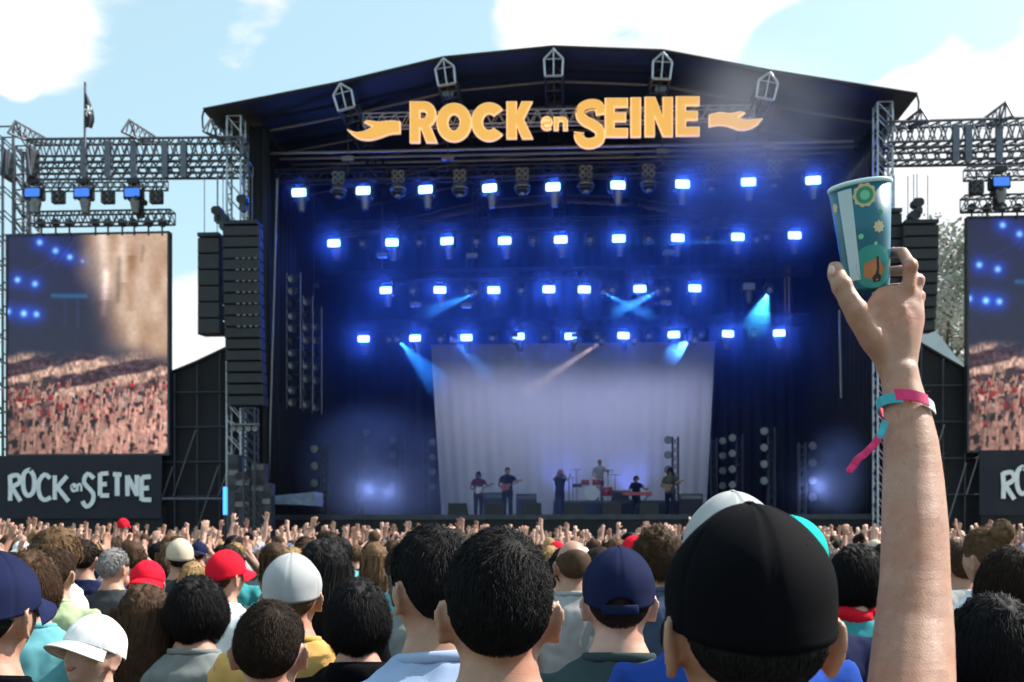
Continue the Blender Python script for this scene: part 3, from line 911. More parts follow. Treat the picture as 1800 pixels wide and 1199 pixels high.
def led_screen(c0, w, h, label):
    """c0 = top left corner in the stage frame"""
    b = (c0[0] + w / 2, c0[1], c0[2] - h)
    o = sroot('video_screen', b, label, 'video screen', 'side video screens')
    nx, nz = 176, 240
    me = bpy.data.meshes.get('led_surface')
    vv, ff = [], []
    for j in range(nz):
        for i in range(nx):
            vv.append((-w / 2 + w * i / (nx - 1), -0.03, h - h * j / (nz - 1)))
    for j in range(nz - 1):
        for i in range(nx - 1):
            a = j * nx + i
            ff.append((a, a + nx, a + nx + 1, a + 1))
    me = bpy.data.meshes.new('led_surface'); me.from_pydata(vv, [], ff)
    img = led_picture(nx, nz).reshape(-1, 3)
    ca = me.color_attributes.new('picture', 'FLOAT_COLOR', 'POINT')
    ca.data.foreach_set('color', np.hstack([img, np.ones((len(img), 1))]).astype(np.float32).ravel())
    mkobj('display', me, 'led_picture', o)
    MB().bb((-w / 2, 0.0, 0), (w / 2, 0.25, h)).build('cabinet', 'black_metal', o)
    fr_ = 0.07
    for x0, x1, z0, z1 in ((-w / 2 - fr_, w / 2 + fr_, h + .003, h + fr_), (-w / 2 - fr_, w / 2 + fr_, -fr_, -.003), (-w / 2 - fr_, -w / 2 - .003, 0, h), (w / 2 + .003, w / 2 + fr_, 0, h)):
        MB().bb((x0, -0.06, z0), (x1, 0.2, z1)).build('frame_bar', 'steel_dark', o)
    return o
WY = -1.0
# brushed banner lettering: ROCK en SEINE as uneven white strokes
BR = {
    'R': [[(.1, 0), (.12, .5), (.08, 1)], [(.08, .95), (.7, 1.0), (.85, .72), (.15, .52)], [(.25, .52), (.9, -.02)]],
    'O': [[(.5, 1.1), (.1, .9), (.08, .3), (.4, 0), (.85, .2), (.9, .8), (.5, 1.1)]],
    'C': [[(.9, .85), (.5, 1.0), (.12, .7), (.15, .2), (.5, .02), (.95, .12)]],
    'K': [[(.12, 0), (.12, 1)], [(.85, .98), (.15, .42)], [(.3, .5), (.95, -.05)]],
    'e': [[(.1, .5), (.9, .6), (.6, .95), (.15, .6), (.4, .05), (.95, .2)]],
    'n': [[(.1, 0), (.12, .9)], [(.12, .6), (.6, .95), (.9, .6), (.9, 0)]],
    'S': [[(.9, .9), (.4, 1.05), (.12, .75), (.8, .35), (.75, 0), (.3, -.12), (.02, .05)]],
    'E': [[(.12, 0), (.12, 1)], [(.12, .97), (.9, 1.0)], [(.12, .5), (.75, .53)], [(.12, .03), (.95, .02)]],
    'I': [[(.5, 0), (.5, 1.02)], [(.1, 1.0), (.9, .98)]],
    'N': [[(.1, 0), (.1, 1)], [(.1, 1), (.9, .02)], [(.9, 0), (.9, 1.02)]],
}
def banner(u0, u1, v0, v1, ys, letters, label):
    a, b2 = S(u0, v1, ys), S(u1, v0, ys)
    b = ((a[0] + b2[0]) / 2, ys, a[2])
    o = sroot('banner', b, label, 'banner', 'banners under the screens')
    n_ = 40; k_ = 6
    vv, ff = [], []
    for s in range(2):
        for j in range(k_ + 1):
            for i in range(n_ + 1):
                x = a[0] + (b2[0] - a[0]) * i / n_
                z = a[2] + (b2[2] - a[2]) * j / k_
                vv.append((x, ys + 0.02 * math.sin(i * 0.9 + j * 0.5) + 0.015 * math.sin(i * 0.31) + s * 0.03, z))
    m_ = n_ + 1; of = m_ * (k_ + 1)
    for j in range(k_):
        for i in range(n_):
            q = j * m_ + i
            ff.append((q, q + 1, q + m_ + 1, q + m_)); ff.append((of + q + 1, of + q, of + q + m_, of + q + m_ + 1))
    MB().add(vv, ff).build('cloth', 'banner_cloth', o, b, True)
    for ch, x0, x1, y0, y1 in letters:
        mb = MB()
        for si, s in enumerate(BR[ch]):
            pts = [(x0 + (x1 - x0) * x + rng.normal(0, .25), y1 + (y0 - y1) * z + rng.normal(0, .4)) for x, z in s]
            pts = smoothp(pts, 3) if len(pts) > 2 else pts
            small = ch in 'en'
            w_ = (4.0 if small else 8.0) + rng.uniform(-.6, .6)
            poly = stroke(pts, w_)
            f = lambda u, v: tuple(S(u, v, ys)[[0, 2]])
            plate(mb, poly, [], f, ys - 0.055 - 0.004 * si, ys - 0.045 - 0.004 * si + 0.0)
        mb.build('letter', 'white_paint', o, b)
    return o
LET = [('R', 17, 40, 836, 880), ('O', 41, 64, 830, 872), ('C', 67, 92, 834, 880), ('K', 94, 124, 836, 879), ('e', 126, 135, 850, 864), ('n', 136, 145, 850, 864),
       ('S', 146, 169, 836, 884), ('E', 175, 194, 832, 872), ('I', 198, 217, 834, 872), ('N', 223, 244, 836, 872), ('E', 248, 268, 838, 880)]
c0 = S(15, 416, WY); c1 = S(295, 797, WY)
led_screen(c0, c1[0] - c0[0], c0[2] - c1[2], 'tall video screen left of the stage showing the crowd')
banner(-60, 284, 800, 912, WY - 0.15, LET, 'dark banner with white brushed lettering under the left video screen')
c0 = S(1703, 385, WY); c1 = S(2000, 790, WY)
led_screen(c0, c1[0] - c0[0], c0[2] - c1[2], 'tall video screen cut by the right edge of the photo')
LR = [(c, 1760 + (a - 17) * 1.04, 1760 + (b - 17) * 1.04, (y0 - 833) * 1.04 + 828, (y1 - 833) * 1.04 + 828) for c, a, b, y0, y1 in LET]
banner(1722, 2060, 790, 906, WY - 0.15, LR, 'dark banner with white brushed lettering under the right video screen')
for (u0, u1, lab) in ((-60, 288, 'black skirting wall below the left banner'), (1722, 2060, 'black skirting wall below the right banner')):
    a, b2 = S(u0, 912, WY), S(u1, 912, WY)
    mb = MB(); mb.bb((a[0], WY - 0.1, 0.0), (b2[0], WY + 0.5, a[2] + 0.4))
    sone('skirting_wall', mb, 'black_cloth', ((a[0] + b2[0]) / 2, WY, 0), lab, 'wall')

# ================================================================== wing trusses
def wing_beam(u0, v0, u1, v1, ys, hpx, bays, label, w=0.5, r=0.045):
    a, b2 = S(u0, v0, ys), S(u1, v1, ys)
    h = hpx * 33.0 / F
    return box_truss('wing_truss', a, b2, w, h, bays, r, label, group='wing trusses', mat='wing_steel')
wing_beam(55, 265, 432, 262, WY, 30, 22, 'upper long truss reaching left from the stage roof')
wing_beam(55, 301, 440, 298, WY + 0.2, 20, 20, 'lower long truss reaching left from the stage roof')
wing_beam(55, 326, 292, 324, WY - 0.5, 15, 16, 'short lamp truss hung under the left wing beams', 0.35, 0.03)
wing_beam(55, 386, 304, 382, WY - 0.1, 20, 18, 'truss that carries the left video screen', 0.4, 0.035)
wing_beam(1556, 238, 1990, 226, WY, 34, 22, 'upper long truss reaching right from the stage roof')
wing_beam(1556, 276, 1990, 268, WY + 0.2, 22, 20, 'lower long truss reaching right from the stage roof')
wing_beam(1697, 306, 1990, 300, WY - 0.5, 17, 14, 'short lamp truss hung under the right wing beams', 0.35, 0.03)
wing_beam(1692, 359, 1990, 352, WY - 0.1, 22, 14, 'truss that carries the right video screen', 0.4, 0.035)
# upright plates that couple the beams
def plates(us, v0, v1, labs):
    for u, lab in zip(us, labs):
        a, b2 = S(u, v1, WY - 0.3), S(u, v0, WY - 0.3)
        sone('coupling_post', MB().cham(((a[0] + b2[0]) / 2, a[1], (a[2] + b2[2]) / 2), (0.2, 0.12, b2[2] - a[2]), 0.03), 'wing_steel', tuple(a), lab, 'post', 'coupling posts')
plates((148, 190, 235, 290, 323), 248, 312, ('coupling post under the flag pole', 'coupling post just right of the flag pole', 'coupling post at the middle of the left beams', 'coupling post third from the stage on the left beams', 'coupling post nearest the stage on the left beams'))
plates((1702, 1680, 1756), 220, 286, ('coupling post left of the right screen truss', 'coupling post on the right beams nearest the stage', 'coupling post above the right screen'))
# hangers from the screen trusses
def hangers(us, v0, v1, side):
    for i, u in enumerate(us):
        a, b2 = S(u, v0, WY - 0.1), S(u, v1, WY - 0.1)
        mb = MB().tube(b2, a, 0.03)
        mb.cham(frac(a, b2, 0.15), (0.22, 0.16, 0.24), 0.05)
        sone('screen_hanger', mb, 'steel_dark', tuple(b2), 'hanger of the %s video screen, %s along its truss' % (side, ORD[i]), 'hanger', 'screen hangers')
hangers((73, 98, 122, 168, 190, 215, 236, 261, 285), 388, 414, 'left')
hangers((1708, 1735, 1762, 1788), 362, 384, 'right')
# triangular outrigger frames lying over the beams
def outrigger(px, py, dx, label, h=33):
    """short three-chord truss that slopes away from its peak"""
    pk = S(px, py, WY - 0.9)
    s = 1 if dx > 0 else -1
    e = S(px + dx, py + h + 2, WY + 1.8)
    w = 0.34
    a1 = S(px - s * 13, py + h * 0.62, WY - 1.1); a2 = S(px + s * 12, py + h * 0.95, WY - 0.5)
    b = tuple(frac(pk, e, 0.5))
    o = sroot('outrigger_frame', b, label, 'truss', 'outrigger frames on the wing beams')
    ends = [e + np.array([0, 0, 0.12]), e + np.array([-w, 0, -0.1]), e + np.array([w, 0, -0.1])]
    for p, q in zip((pk, a1, a2), ends):
        MB().tube(p, q, 0.04).build('chord', 'wing_steel', o, b)
    mb = MB()
    for p, q in ((pk, a1), (pk, a2), (a1, a2)):
        mb.tube(p, q, 0.035)
    for i in range(6):
        t0, t1 = i / 6, (i + 1) / 6
        A = [frac(p, q, t0) for p, q in zip((pk, a1, a2), ends)]
        B = [frac(p, q, t1) for p, q in zip((pk, a1, a2), ends)]
        mb.tube(A[0], B[1], 0.022, 5).tube(A[1], B[2], 0.022, 5).tube(A[2], B[0], 0.022, 5)
    mb.build('bracing', 'wing_steel', o, b)
outrigger(27, 213, 52, 'sloping triangular frame at the left end of the left beams')
outrigger(227, 211, 46, 'sloping triangular frame at the middle of the left beams')
outrigger(370, 210, 40, 'sloping triangular frame beside the left roof tower')
outrigger(1619, 192, -38, 'sloping triangular frame beside the right roof tower')
outrigger(1768, 180, -48, 'sloping triangular frame at the right end of the right beams', 40)
# outer wing tower at the left edge
def wing_tower(u, v0, w, label, cap=True):
    yt = WY + 1.3
    x = S(u, 500, yt)[0]
    zt = S(u, v0, yt)[2]
    box_truss('wing_tower', (x, yt, 0), (x, yt, zt), w, w, int(zt / (w * 0.9)), 0.05, label, 'tower', mat='wing_steel', up=(0, 1, 0))
wing_tower(14, 232, 0.9, 'heavy lattice tower at the left edge of the photo')
wing_tower(47, 262, 0.55, 'slim lattice tower beside the heavy one at the left edge')
x_ = S(35, 290, WY - 0.6)
o = sroot('rigging_block', tuple(x_), 'dark rigging sleeve block on the left wing tower', 'rigging')
for s_ in (-1, 1):
    MB().cham(x_ + np.array([s_ * .42, 0, 0]), (.16, .5, .95), .04).build('sleeve_plate', 'steel_dark', o, x_)
for k in range(5):
    MB().tube(x_ + np.array([-0.5 + 0.25 * k, -0.28, -0.42]), x_ + np.array([-0.4 + 0.2 * k, -0.28, 0.42]), 0.035).build('tie_bar', 'wing_steel', o, x_)
# wing lamps
def wing_blinder(u, v, label):
    p = S(u, v, WY - 0.6)
    o = sroot('blinder_light', tuple(p), label, 'stage light', 'wing blinders')
    MB().cham(p, (0.42, 0.16, 0.42), 0.03).build('housing', 'black_metal', o, p)
    for sx in (-0.1, 0.1):
        for sz in (-0.1, 0.1):
            MB().lathe([(0, 0.02), (0.05, 0.01), (0.088, -0.04), (0.094, -0.04), (0.094, 0.03)], (p[0] + sx, p[1] - 0.09, p[2] + sz), 12, 'y').build('lamp', 'grey_metal', o, p)
    MB().tube(p + np.array([0, 0, 0.2]), p + np.array([0, 0, 0.5]), 0.03).build('clamp', 'steel_dark', o, p)
for i, u in enumerate((103, 190, 275)):
    wing_blinder(u, 347, 'square four-lamp blinder above the left video screen, %s from the left' % ORD[i])
wing_blinder(1716, 330, 'square four-lamp blinder above the right video screen')
def wing_head(u, v, label):
    o = place(T_MH, S(u, v, WY - 0.6), label, 'stage light', 'wing moving heads')
    for c in o.children:
        if c.name.startswith('lens'):
            c.data = c.data.copy(); c.data.materials.clear(); c.data.materials.append(M['lens_blue_small'])
for i, u in enumerate((60, 147, 235)):
    wing_head(u, 341, 'moving head lamp with blue lens above the left video screen, %s from the left' % ORD[i])
wing_head(1757, 322, 'moving head lamp with blue lens above the right video screen')
# camera on the screen truss: squat box on a post
for (u, v, lab) in ((247, 360, 'small dark camera unit standing on the left screen truss'), (1752, 345, 'small dark camera unit standing on the right screen truss')):
    p = S(u, v, WY - 0.4)
    o = sroot('truss_camera', tuple(p), lab, 'camera')
    MB().cham(p + np.array([0, 0, 0.12]), (0.3, 0.4, 0.18), 0.04).build('body', 'black_metal', o, p)
    MB().lathe([(0, 0), (.07, 0), (.07, .16), (0, .16)], tuple(p + np.array([0, -0.35, 0.12])), 10, 'y').build('lens_barrel', 'black_metal', o, p)
    MB().bb(p + np.array([-0.09, -0.08, -0.42]), p + np.array([0.09, 0.08, 0.0])).build('post', 'black_metal', o, p)
# the flag on its pole
p0, p1 = S(149, 287, WY - 0.4), S(150, 145, WY - 0.4)
o = sroot('flag', tuple(p0), 'dark drooping flag with a pale emblem on a pole above the left beams', 'flag')
MB().tube(p0, p1, 0.045, 8).build('pole', 'wing_steel', o, p0)
vv, ff = [], []
rows_, cols_ = 16, 8
for s in range(2):
    for j in range(rows_ + 1):
        q = j / rows_
        wd = 0.03 + 0.24 * math.sin(min(1, q * 1.25) * math.pi / 2) * (1 - 0.25 * max(0, q - 0.8) / 0.2)
        for i in range(cols_ + 1):
            t = i / cols_
            x = p1[0] + 0.02 + wd * t
            y = p1[1] + 0.09 * math.sin(t * 7 + q * 2) * t - 0.05 + s * 0.012
            z = p1[2] - 0.25 - q * 1.25 - 0.14 * t * (1 - q)
            vv.append((x, y, z))
m_ = cols_ + 1; of = m_ * (rows_ + 1)
for j in range(rows_):
    for i in range(cols_):
        q = j * m_ + i
        ff.append((q, q + m_, q + m_ + 1, q + 1)); ff.append((of + q, of + q + 1, of + q + m_ + 1, of + q + m_))
MB().add(vv, ff).build('cloth', 'banner_cloth', o, p0, True)
em = MB()
c_ = p1 + np.array([0.18, -0.17, -1.0])
for k in range(5):
    a0 = 2 * math.pi * k / 5 + .3
    em.path([c_, c_ + np.array([0.11 * math.cos(a0), -0.01, 0.14 * math.sin(a0)]), c_ + np.array([0.15 * math.cos(a0 + .4), -0.01, 0.19 * math.sin(a0 + .4)])], [0.035, 0.03, 0.012], 6)
em.build('emblem', 'white_paint', o, p0)

# ================================================================== line arrays
def line_array(u0, u1, v0, boxes, hpx, ys, label, curve=0.0, handles=None, chains=True):
    a, b2 = S(u0, v0, ys), S(u1, v0, ys)
    w = b2[0] - a[0]
    h = hpx * (33 + ys) / F
    cx_ = (a[0] + b2[0]) / 2
    b = (cx_, ys, a[2] - boxes * h)
    o = sroot('line_array', b, label, 'speaker', 'hanging line arrays')
    z = a[2]
    MB().bb((cx_ - w * 0.46, ys - 0.1, z + 0.03), (cx_ + w * 0.46, ys + 0.5, z + 0.14)).build('fly_bar', 'black_metal', o, b)
    for i in range(boxes):
        g_ = 0.006
        yo = curve * (i / max(1, boxes - 1)) ** 2
        mb = MB()
        # trapezoid cabinet: wider front, bevelled grille
        z1, z0 = z - g_, z - h + g_
        pf, pb = w / 2 - 0.01, w / 2 - 0.05
        mb.add([(cx_ - pf, ys + yo, z0), (cx_ + pf, ys + yo, z0), (cx_ + pf, ys + yo, z1), (cx_ - pf, ys + yo, z1),
                (cx_ - pb, ys + yo + 0.55, z0 + 0.03), (cx_ + pb, ys + yo + 0.55, z0 + 0.03), (cx_ + pb, ys + yo + 0.55, z1 - 0.03), (cx_ - pb, ys + yo + 0.55, z1 - 0.03),
                (cx_ - pf * 0.9, ys + yo - 0.05, z0 + 0.03), (cx_ + pf * 0.9, ys + yo - 0.05, z0 + 0.03), (cx_ + pf * 0.9, ys + yo - 0.05, z1 - 0.03), (cx_ - pf * 0.9, ys + yo - 0.05, z1 - 0.03)],
               [(8, 9, 10, 11), (0, 1, 9, 8), (1, 2, 10, 9), (2, 3, 11, 10), (3, 0, 8, 11), (1, 0, 4, 5), (2, 1, 5, 6), (3, 2, 6, 7), (0, 3, 7, 4), (5, 4, 7, 6)])
        cab = mb.build('cabinet', 'speaker', o, b)
        if handles and 2 <= i <= 8:
            for sx in handles:
                MB().bb((cx_ + w * sx - 0.05, ys + yo - 0.075, z0 - 0.025), (cx_ + w * sx + 0.05, ys + yo - 0.052, z0 + 0.02)).build('rigging_link', 'speaker_joint', cab, b)
        z -= h
    if chains:
        for sx in (-0.3, 0.25):
            top = S(u0, 305, ys)[2]
            MB().tube((cx_ + sx * w, ys + 0.2, a[2] + 0.1), (cx_ + sx * w, ys + 0.2, top), 0.015, 5).build('chain', 'grey_metal', o, b)
    return o
line_array(391, 456, 397, 16, 20, -2.2, 'tall black main line array left of the stage', 0.5, (-0.08, 0.08, 0.24, 0.40))
line_array(347, 388, 418, 6, 29, -2.0, 'shorter black line array beside the left main one')
line_array(1587, 1651, 396, 9, 20, -2.2, 'tall black main line array right of the stage', 0.3)
line_array(1545, 1586, 376, 8, 22, -1.9, 'narrow black line array partly behind the raised cup')
for (u, v, lab) in ((383, 372, 'hoist motor over the shorter left line array'), (427, 352, 'hoist motor over the left main line array'), (392, 384, 'lower hoist motor between the two left line arrays'), (1612, 358, 'hoist motor over the right main line array'), (1606, 380, 'lower hoist motor over the right main line array')):
    p = S(u, v, -2.0)
    o = sroot('hoist_motor', tuple(p), lab, 'hoist', 'hoist motors over the line arrays')
    MB().cham(p, (0.34, 0.3, 0.26), 0.07).build('body', 'black_metal', o, p)
    MB().cham(p + np.array([0.02, -0.05, -0.26]), (0.2, 0.2, 0.26), 0.05).build('chain_bag', 'steel_dark', o, p)
    MB().tube(p + np.array([0, 0, 0.1]), p + np.array([0, 0, S(u, 306, -2.0)[2] - p[2]]), 0.015, 5).build('chain', 'grey_metal', o, p)

# ================================================================== black side wings with sloping tops
def wing_tent(pts_px, ys, depth, label, n=8):
    P = [S(u, v, ys) for u, v in pts_px]
    for p in P:                                     # stops at the side drapes of the stage
        if abs(p[0] - XL) < .6: p[0] = min(p[0], XL - .12)
        if abs(p[0] - XR) < .6: p[0] = max(p[0], XR + .12)
    b = (sum(p[0] for p in P) / len(P), ys, 0)
    o = sroot('scrim_wing', b, label, 'tent', 'black scrim wings beside the stage')
    for p, q in zip(P[:-1], P[1:]):
        k = max(1, int(round((q[0] - p[0]) / 0.8)))
        for i in range(k):
            a, c = frac(p, q, i / k), frac(p, q, (i + 1) / k)
            MB().prism([(a[0] + .004, 0.02), (c[0] - .004, 0.02), (c[0] - .004, c[2]), (a[0] + .004, a[2])], ys + 0.03 * (i % 2), ys + 0.1 + 0.03 * (i % 2)).build('scrim_panel', 'black_cloth', o, b)
        MB().add([(p[0], ys - .1, p[2] + 0.02), (q[0], ys - .1, q[2] + 0.02), (q[0], ys + depth, q[2] + 0.02), (p[0], ys + depth, p[2] + 0.02),
                  (p[0], ys - .1, p[2] + 0.09), (q[0], ys - .1, q[2] + 0.09), (q[0], ys + depth, q[2] + 0.09), (p[0], ys + depth, p[2] + 0.09)],
                 [(3, 2, 1, 0), (4, 5, 6, 7), (0, 1, 5, 4), (1, 2, 6, 5), (2, 3, 7, 6), (3, 0, 4, 7)]).build('roof_sheet', 'roof_membrane', o, b)
    xa, xb = P[0][0] + .15, P[-1][0] - .15                # scaffold poles clamped to the front of the scrim
    tz = lambda x: np.interp(x, [p[0] for p in P], [p[2] for p in P])
    for i in range(5):
        x = xa + (xb - xa) * i / 4
        MB().tube((x, ys - .14, 0.02), (x, ys - .14, tz(x) - .05), 0.03).build('scaffold_pole', 'steel_dark', o, b)
    for k_ in range(6):
        z_ = .9 + 1.15 * k_
        xs_ = [x for x in np.linspace(xa, xb, 40) if tz(x) > z_ + .1]
        if len(xs_) > 3:
            MB().tube((xs_[0], ys - .20, z_), (xs_[-1], ys - .20, z_), 0.028).build('scaffold_pole', 'steel_dark', o, b)
    for i in range(4):
        x, x2 = xa + (xb - xa) * i / 4, xa + (xb - xa) * (i + 1) / 4
        MB().tube((x, ys - .26, 2.0 + (i % 2) * 1.2), (x2, ys - .26, 4.2 + (i % 2) * 1.2), 0.024).build('scaffold_pole', 'grey_metal', o, b)
    x0 = P[0][0]
    MB().bb((x0, ys + 0.15, 0.02), (x0 + 0.06, ys + depth, P[0][2])).build('side_panel', 'black_cloth', o, b)
    x0 = P[-1][0]
    MB().bb((x0 - 0.06, ys + 0.15, 0.02), (x0, ys + depth, P[-1][2])).build('side_panel', 'black_cloth', o, b)
wing_tent([(262, 674), (345, 640), (400, 614), (468, 590)], -0.6, 9, 'black scrim wing with sloping top left of the stage')
wing_tent([(1536, 575), (1612, 604), (1708, 660), (1740, 676)], -0.6, 9, 'black scrim wing with sloping top right of the stage')

# scaffold mast with lamps in front of the left wing
x = S(441, 800, -3.0)
zt = S(441, 718, -3.0)[2]
box_truss('scaffold_mast', (x[0], -3.0, 0), (x[0], -3.0, zt), 0.34, 0.34, 20, 0.03, 'grey scaffold mast with crossbar in front of the left wing', 'mast', mat='steel_dark', up=(0, 1, 0))
a, b2 = S(408, 747, -3.2), S(456, 747, -3.2)
o = sroot('crossbar_lamps', tuple(a), 'grey crossbar with small lamps on the scaffold mast', 'lamp bar')
MB().tube(a, b2, 0.05).build('bar', 'grey_metal', o, a)
for t in (0.1, 0.35, 0.65, 0.9):
    p = frac(a, b2, t)
    MB().lathe([(0, .1), (.06, .1), (.09, -.08), (0, -.06)], (p[0], p[1] - .1, p[2] - .13), 10, 'y').build('lamp', 'grey_metal', o, a)
# cluttered flight cases and stands at the foot of the mast
for k, (u, v0, v1, w, lab) in enumerate(((412, 800, 905, 0.35, 'narrow stand left of the mast foot'), (428, 830, 905, 0.5, 'grey equipment rack at the mast foot'), (455, 815, 905, 0.42, 'equipment rack right of the mast foot'), (470, 850, 905, 0.3, 'low case at the stage corner'))):
    p, q = S(u, v1, -2.8), S(u, v0, -2.8)
    o = sroot('equipment_rack', tuple(p), lab, 'equipment', 'racks at the mast foot')
    zb = 0.0
    MB().bb((p[0] - w / 2, -2.9, zb), (p[0] + w / 2, -2.5, q[2])).build('case', 'steel_dark', o, p)
    for i in range(5):
        z = q[2] - 0.12 - i * 0.22
        MB().bb((p[0] - w / 2 + .03, -2.93, z - .08), (p[0] + w / 2 - .03, -2.903, z + .08)).build('unit', ('steel_dark', 'black_metal', 'grey_metal')[(i + k) % 3], o, p)
pmat('cover_sheet', (0.16, 0.20, 0.28), 0.4, var=0.3, scale=3, bump=0.6, bscale=6, bdist=0.08)
# blue lit rail and post
a, b2 = S(286, 877, -2.6), S(398, 877, -2.6)
p0, p1 = S(396, 905, -2.6), S(396, 856, -2.6)
o = sroot('lit_rail', tuple(p0), 'handrail with a blue glowing post left of the stage', 'rail')
MB().tube(a, b2, 0.04).build('rail', 'wing_steel', o, p0)
MB().tube((a[0], -2.6, a[2] + 0.001), (b2[0], -2.6, a[2] + 0.001), 0.02).build('rail_core', 'steel_dark', o, p0)
MB().tube(p0, p1, 0.07, 8).build('post', 'blue_glow', o, p0)
MB().tube((p0[0], -2.6, 0), p0, 0.05, 8).build('post_foot', 'steel_dark', o, p0)
a, b2 = S(470, 880, -1.2), S(556, 884, -1.2)
o = sone('ramp', MB().add([(a[0], -1.4, a[2] + .12), (b2[0], -1.4, b2[2] + .35), (b2[0], -0.3, b2[2] + .35), (a[0], -0.3, a[2] + .12), (a[0], -1.4, a[2] - .1), (b2[0], -1.4, b2[2] - .1), (b2[0], -0.3, b2[2] - .1), (a[0], -0.3, a[2] - .1)],
         [(0, 1, 2, 3), (7, 6, 5, 4), (4, 5, 1, 0), (5, 6, 2, 1), (6, 7, 3, 2), (7, 4, 0, 3)]), 'cover_sheet', tuple(a), 'pale blue plastic cover sheet at the left stage corner', 'cover')

# ================================================================== behind: marquee and tree
p0, p1, p2 = W(1560, 575, 58), W(1640, 575, 58), W(1712, 668, 58)
o = bpy.data.objects.new('marquee', None); COL.objects.link(o)
o.location = (p1[0], 58, 0); tag(o, 'pale marquee roof behind the right black wing', 'tent')
b = (p1[0], 58, 0)
MB().prism([(p0[0], p2[2]), (p2[0], p2[2]), (p1[0], p1[2]), (p0[0], p1[2] - .4)], 58, 66).build('roof', 'pale_tent', o, b)
MB().bb((p0[0], 58.2, 0), (p2[0] - .1, 65.8, p2[2] - .01)).build('wall', 'pale_tent', o, b)
def tree(base, height, spread, nleaf, label, seed):
    r = np.random.default_rng(seed)
    o = bpy.data.objects.new('poplar_tree', None); COL.objects.link(o); o.location = base
    tag(o, label, 'tree')
    mb = MB().path([(0, 0, 0), (.1, 0, height * .3), (-.1, .1, height * .6), (0, 0, height * .92)], [.45, .36, .22, .05], 8)
    tips = []
    for i in range(26):
        z = height * (0.2 + 0.7 * i / 26)
        a = r.uniform(0, 6.28)
        L = spread * (0.5 + 0.5 * math.sin(math.pi * (0.15 + 0.8 * i / 26))) * r.uniform(.6, 1)
        e = np.array([math.cos(a) * L, math.sin(a) * L, z + L * 0.7])
        mb.path([(0, 0, z), e * np.array([.5, .5, 1]) - np.array([0, 0, L * .2]), e], [.12, .08, .03], 5)
        for q in (0.55, 0.8, 1.0):
            tips.append(np.array([0, 0, z]) * (1 - q) + e * q)
    mb.build('trunk', 'bark', o)
    T = np.array(tips)
    c = T[r.integers(0, len(T), nleaf)] + r.normal(0, 0.75, (nleaf, 3)) * np.array([1, 1, .8])
    n1 = r.normal(0, 1, (nleaf, 3)); n1 /= np.linalg.norm(n1, axis=1)[:, None]
    n2 = np.cross(n1, r.normal(0, 1, (nleaf, 3))); n2 /= np.linalg.norm(n2, axis=1)[:, None]
    s = r.uniform(.09, .2, (nleaf, 1))
    V = np.stack([c - n1 * s, c + n2 * s * .6, c + n1 * s, c - n2 * s * .6], 1).reshape(-1, 3)
    me = bpy.data.meshes.new('crown'); me.from_pydata(V.tolist(), [], [(4 * i, 4 * i + 1, 4 * i + 2, 4 * i + 3) for i in range(nleaf)])
    mkobj('crown', me, 'leafy', o)
p = W(1672, 950, 62)
tree((p[0], 62, 0), 22.5, 3.6, 15000, 'pale tree between the right line array and the right screen', 3)
p = W(1730, 950, 70)
tree((p[0], 70, 0), 21, 4.2, 11000, 'pale tree behind the top of the right video screen', 4)

# ================================================================== band gear on the stage
def lamp_column(u, v0, ys, n, label, side=1):
    p = S(u, 905, ys); p[2] = DZ
    zt = S(u, v0, ys)[2]
    o = sroot('lamp_column', tuple(p), label, 'lamp column', 'lamp columns on the stage floor')
    for dx, dy in ((-.12, -.12), (.12, -.12), (.12, .12), (-.12, .12)):
        MB().tube(p + np.array([dx, dy, 0]), np.array([p[0] + dx, p[1] + dy, zt]), 0.03).build('chord', 'steel_dark', o, p)
    mb = MB()
    k = 10
    for i in range(k):
        z0, z1 = DZ + (zt - DZ) * i / k, DZ + (zt - DZ) * (i + 1) / k
        mb.tube((p[0] - .12, p[1] - .12, z0), (p[0] + .12, p[1] - .12, z1), 0.018, 5).tube((p[0] + .12, p[1] + .12, z0), (p[0] - .12, p[1] + .12, z1), 0.018, 5)
    mb.build('bracing', 'steel_dark', o, p)
    MB().bb(p + np.array([-.35, -.35, 0]), p + np.array([.35, .35, .05])).build('base_plate', 'black_metal', o, p)
    for i in range(n):
        z = zt - 0.15 - i * 0.62
        c = (p[0] + side * 0.32, p[1] - 0.12, z)
        MB().lathe([(0, .18), (.12, .18), (.17, -.1), (.17, -.14), (0, -.1)], c, 12, 'y').build('lamp', 'black_metal', o, p)
        MB().lathe([(0, 0), (.14, 0), (.14, -.012), (0, -.012)], (c[0], c[1] - .145, c[2]), 12, 'y').build('lens', 'dim_glass', o, p)
    return o
for k, (u, v0, ys, sd) in enumerate(((571, 783, 3.0, -1), (632, 755, 5.5, 1), (706, 768, 7.5, -1), (748, 772, 8.5, 1), (1187, 768, 9.0, -1), (1255, 770, 9.0, 1), (1300, 764, 7.0, -1), (1356, 752, 5.0, -1), (1410, 778, 4.0, 1))):
    oc = lamp_column(u, v0, ys, 4, 'lamp column on the stage floor, %s from the left' % ORD[k], sd)
    if k in (1, 2, 8):
        lamp_child(oc, 'POINT', 26, (0.30, 0.42, 1.0), (sd * 0.45, -0.5, 1.1), 0.3, name='smoke_fill')  # added fill light that brightens the low smoke
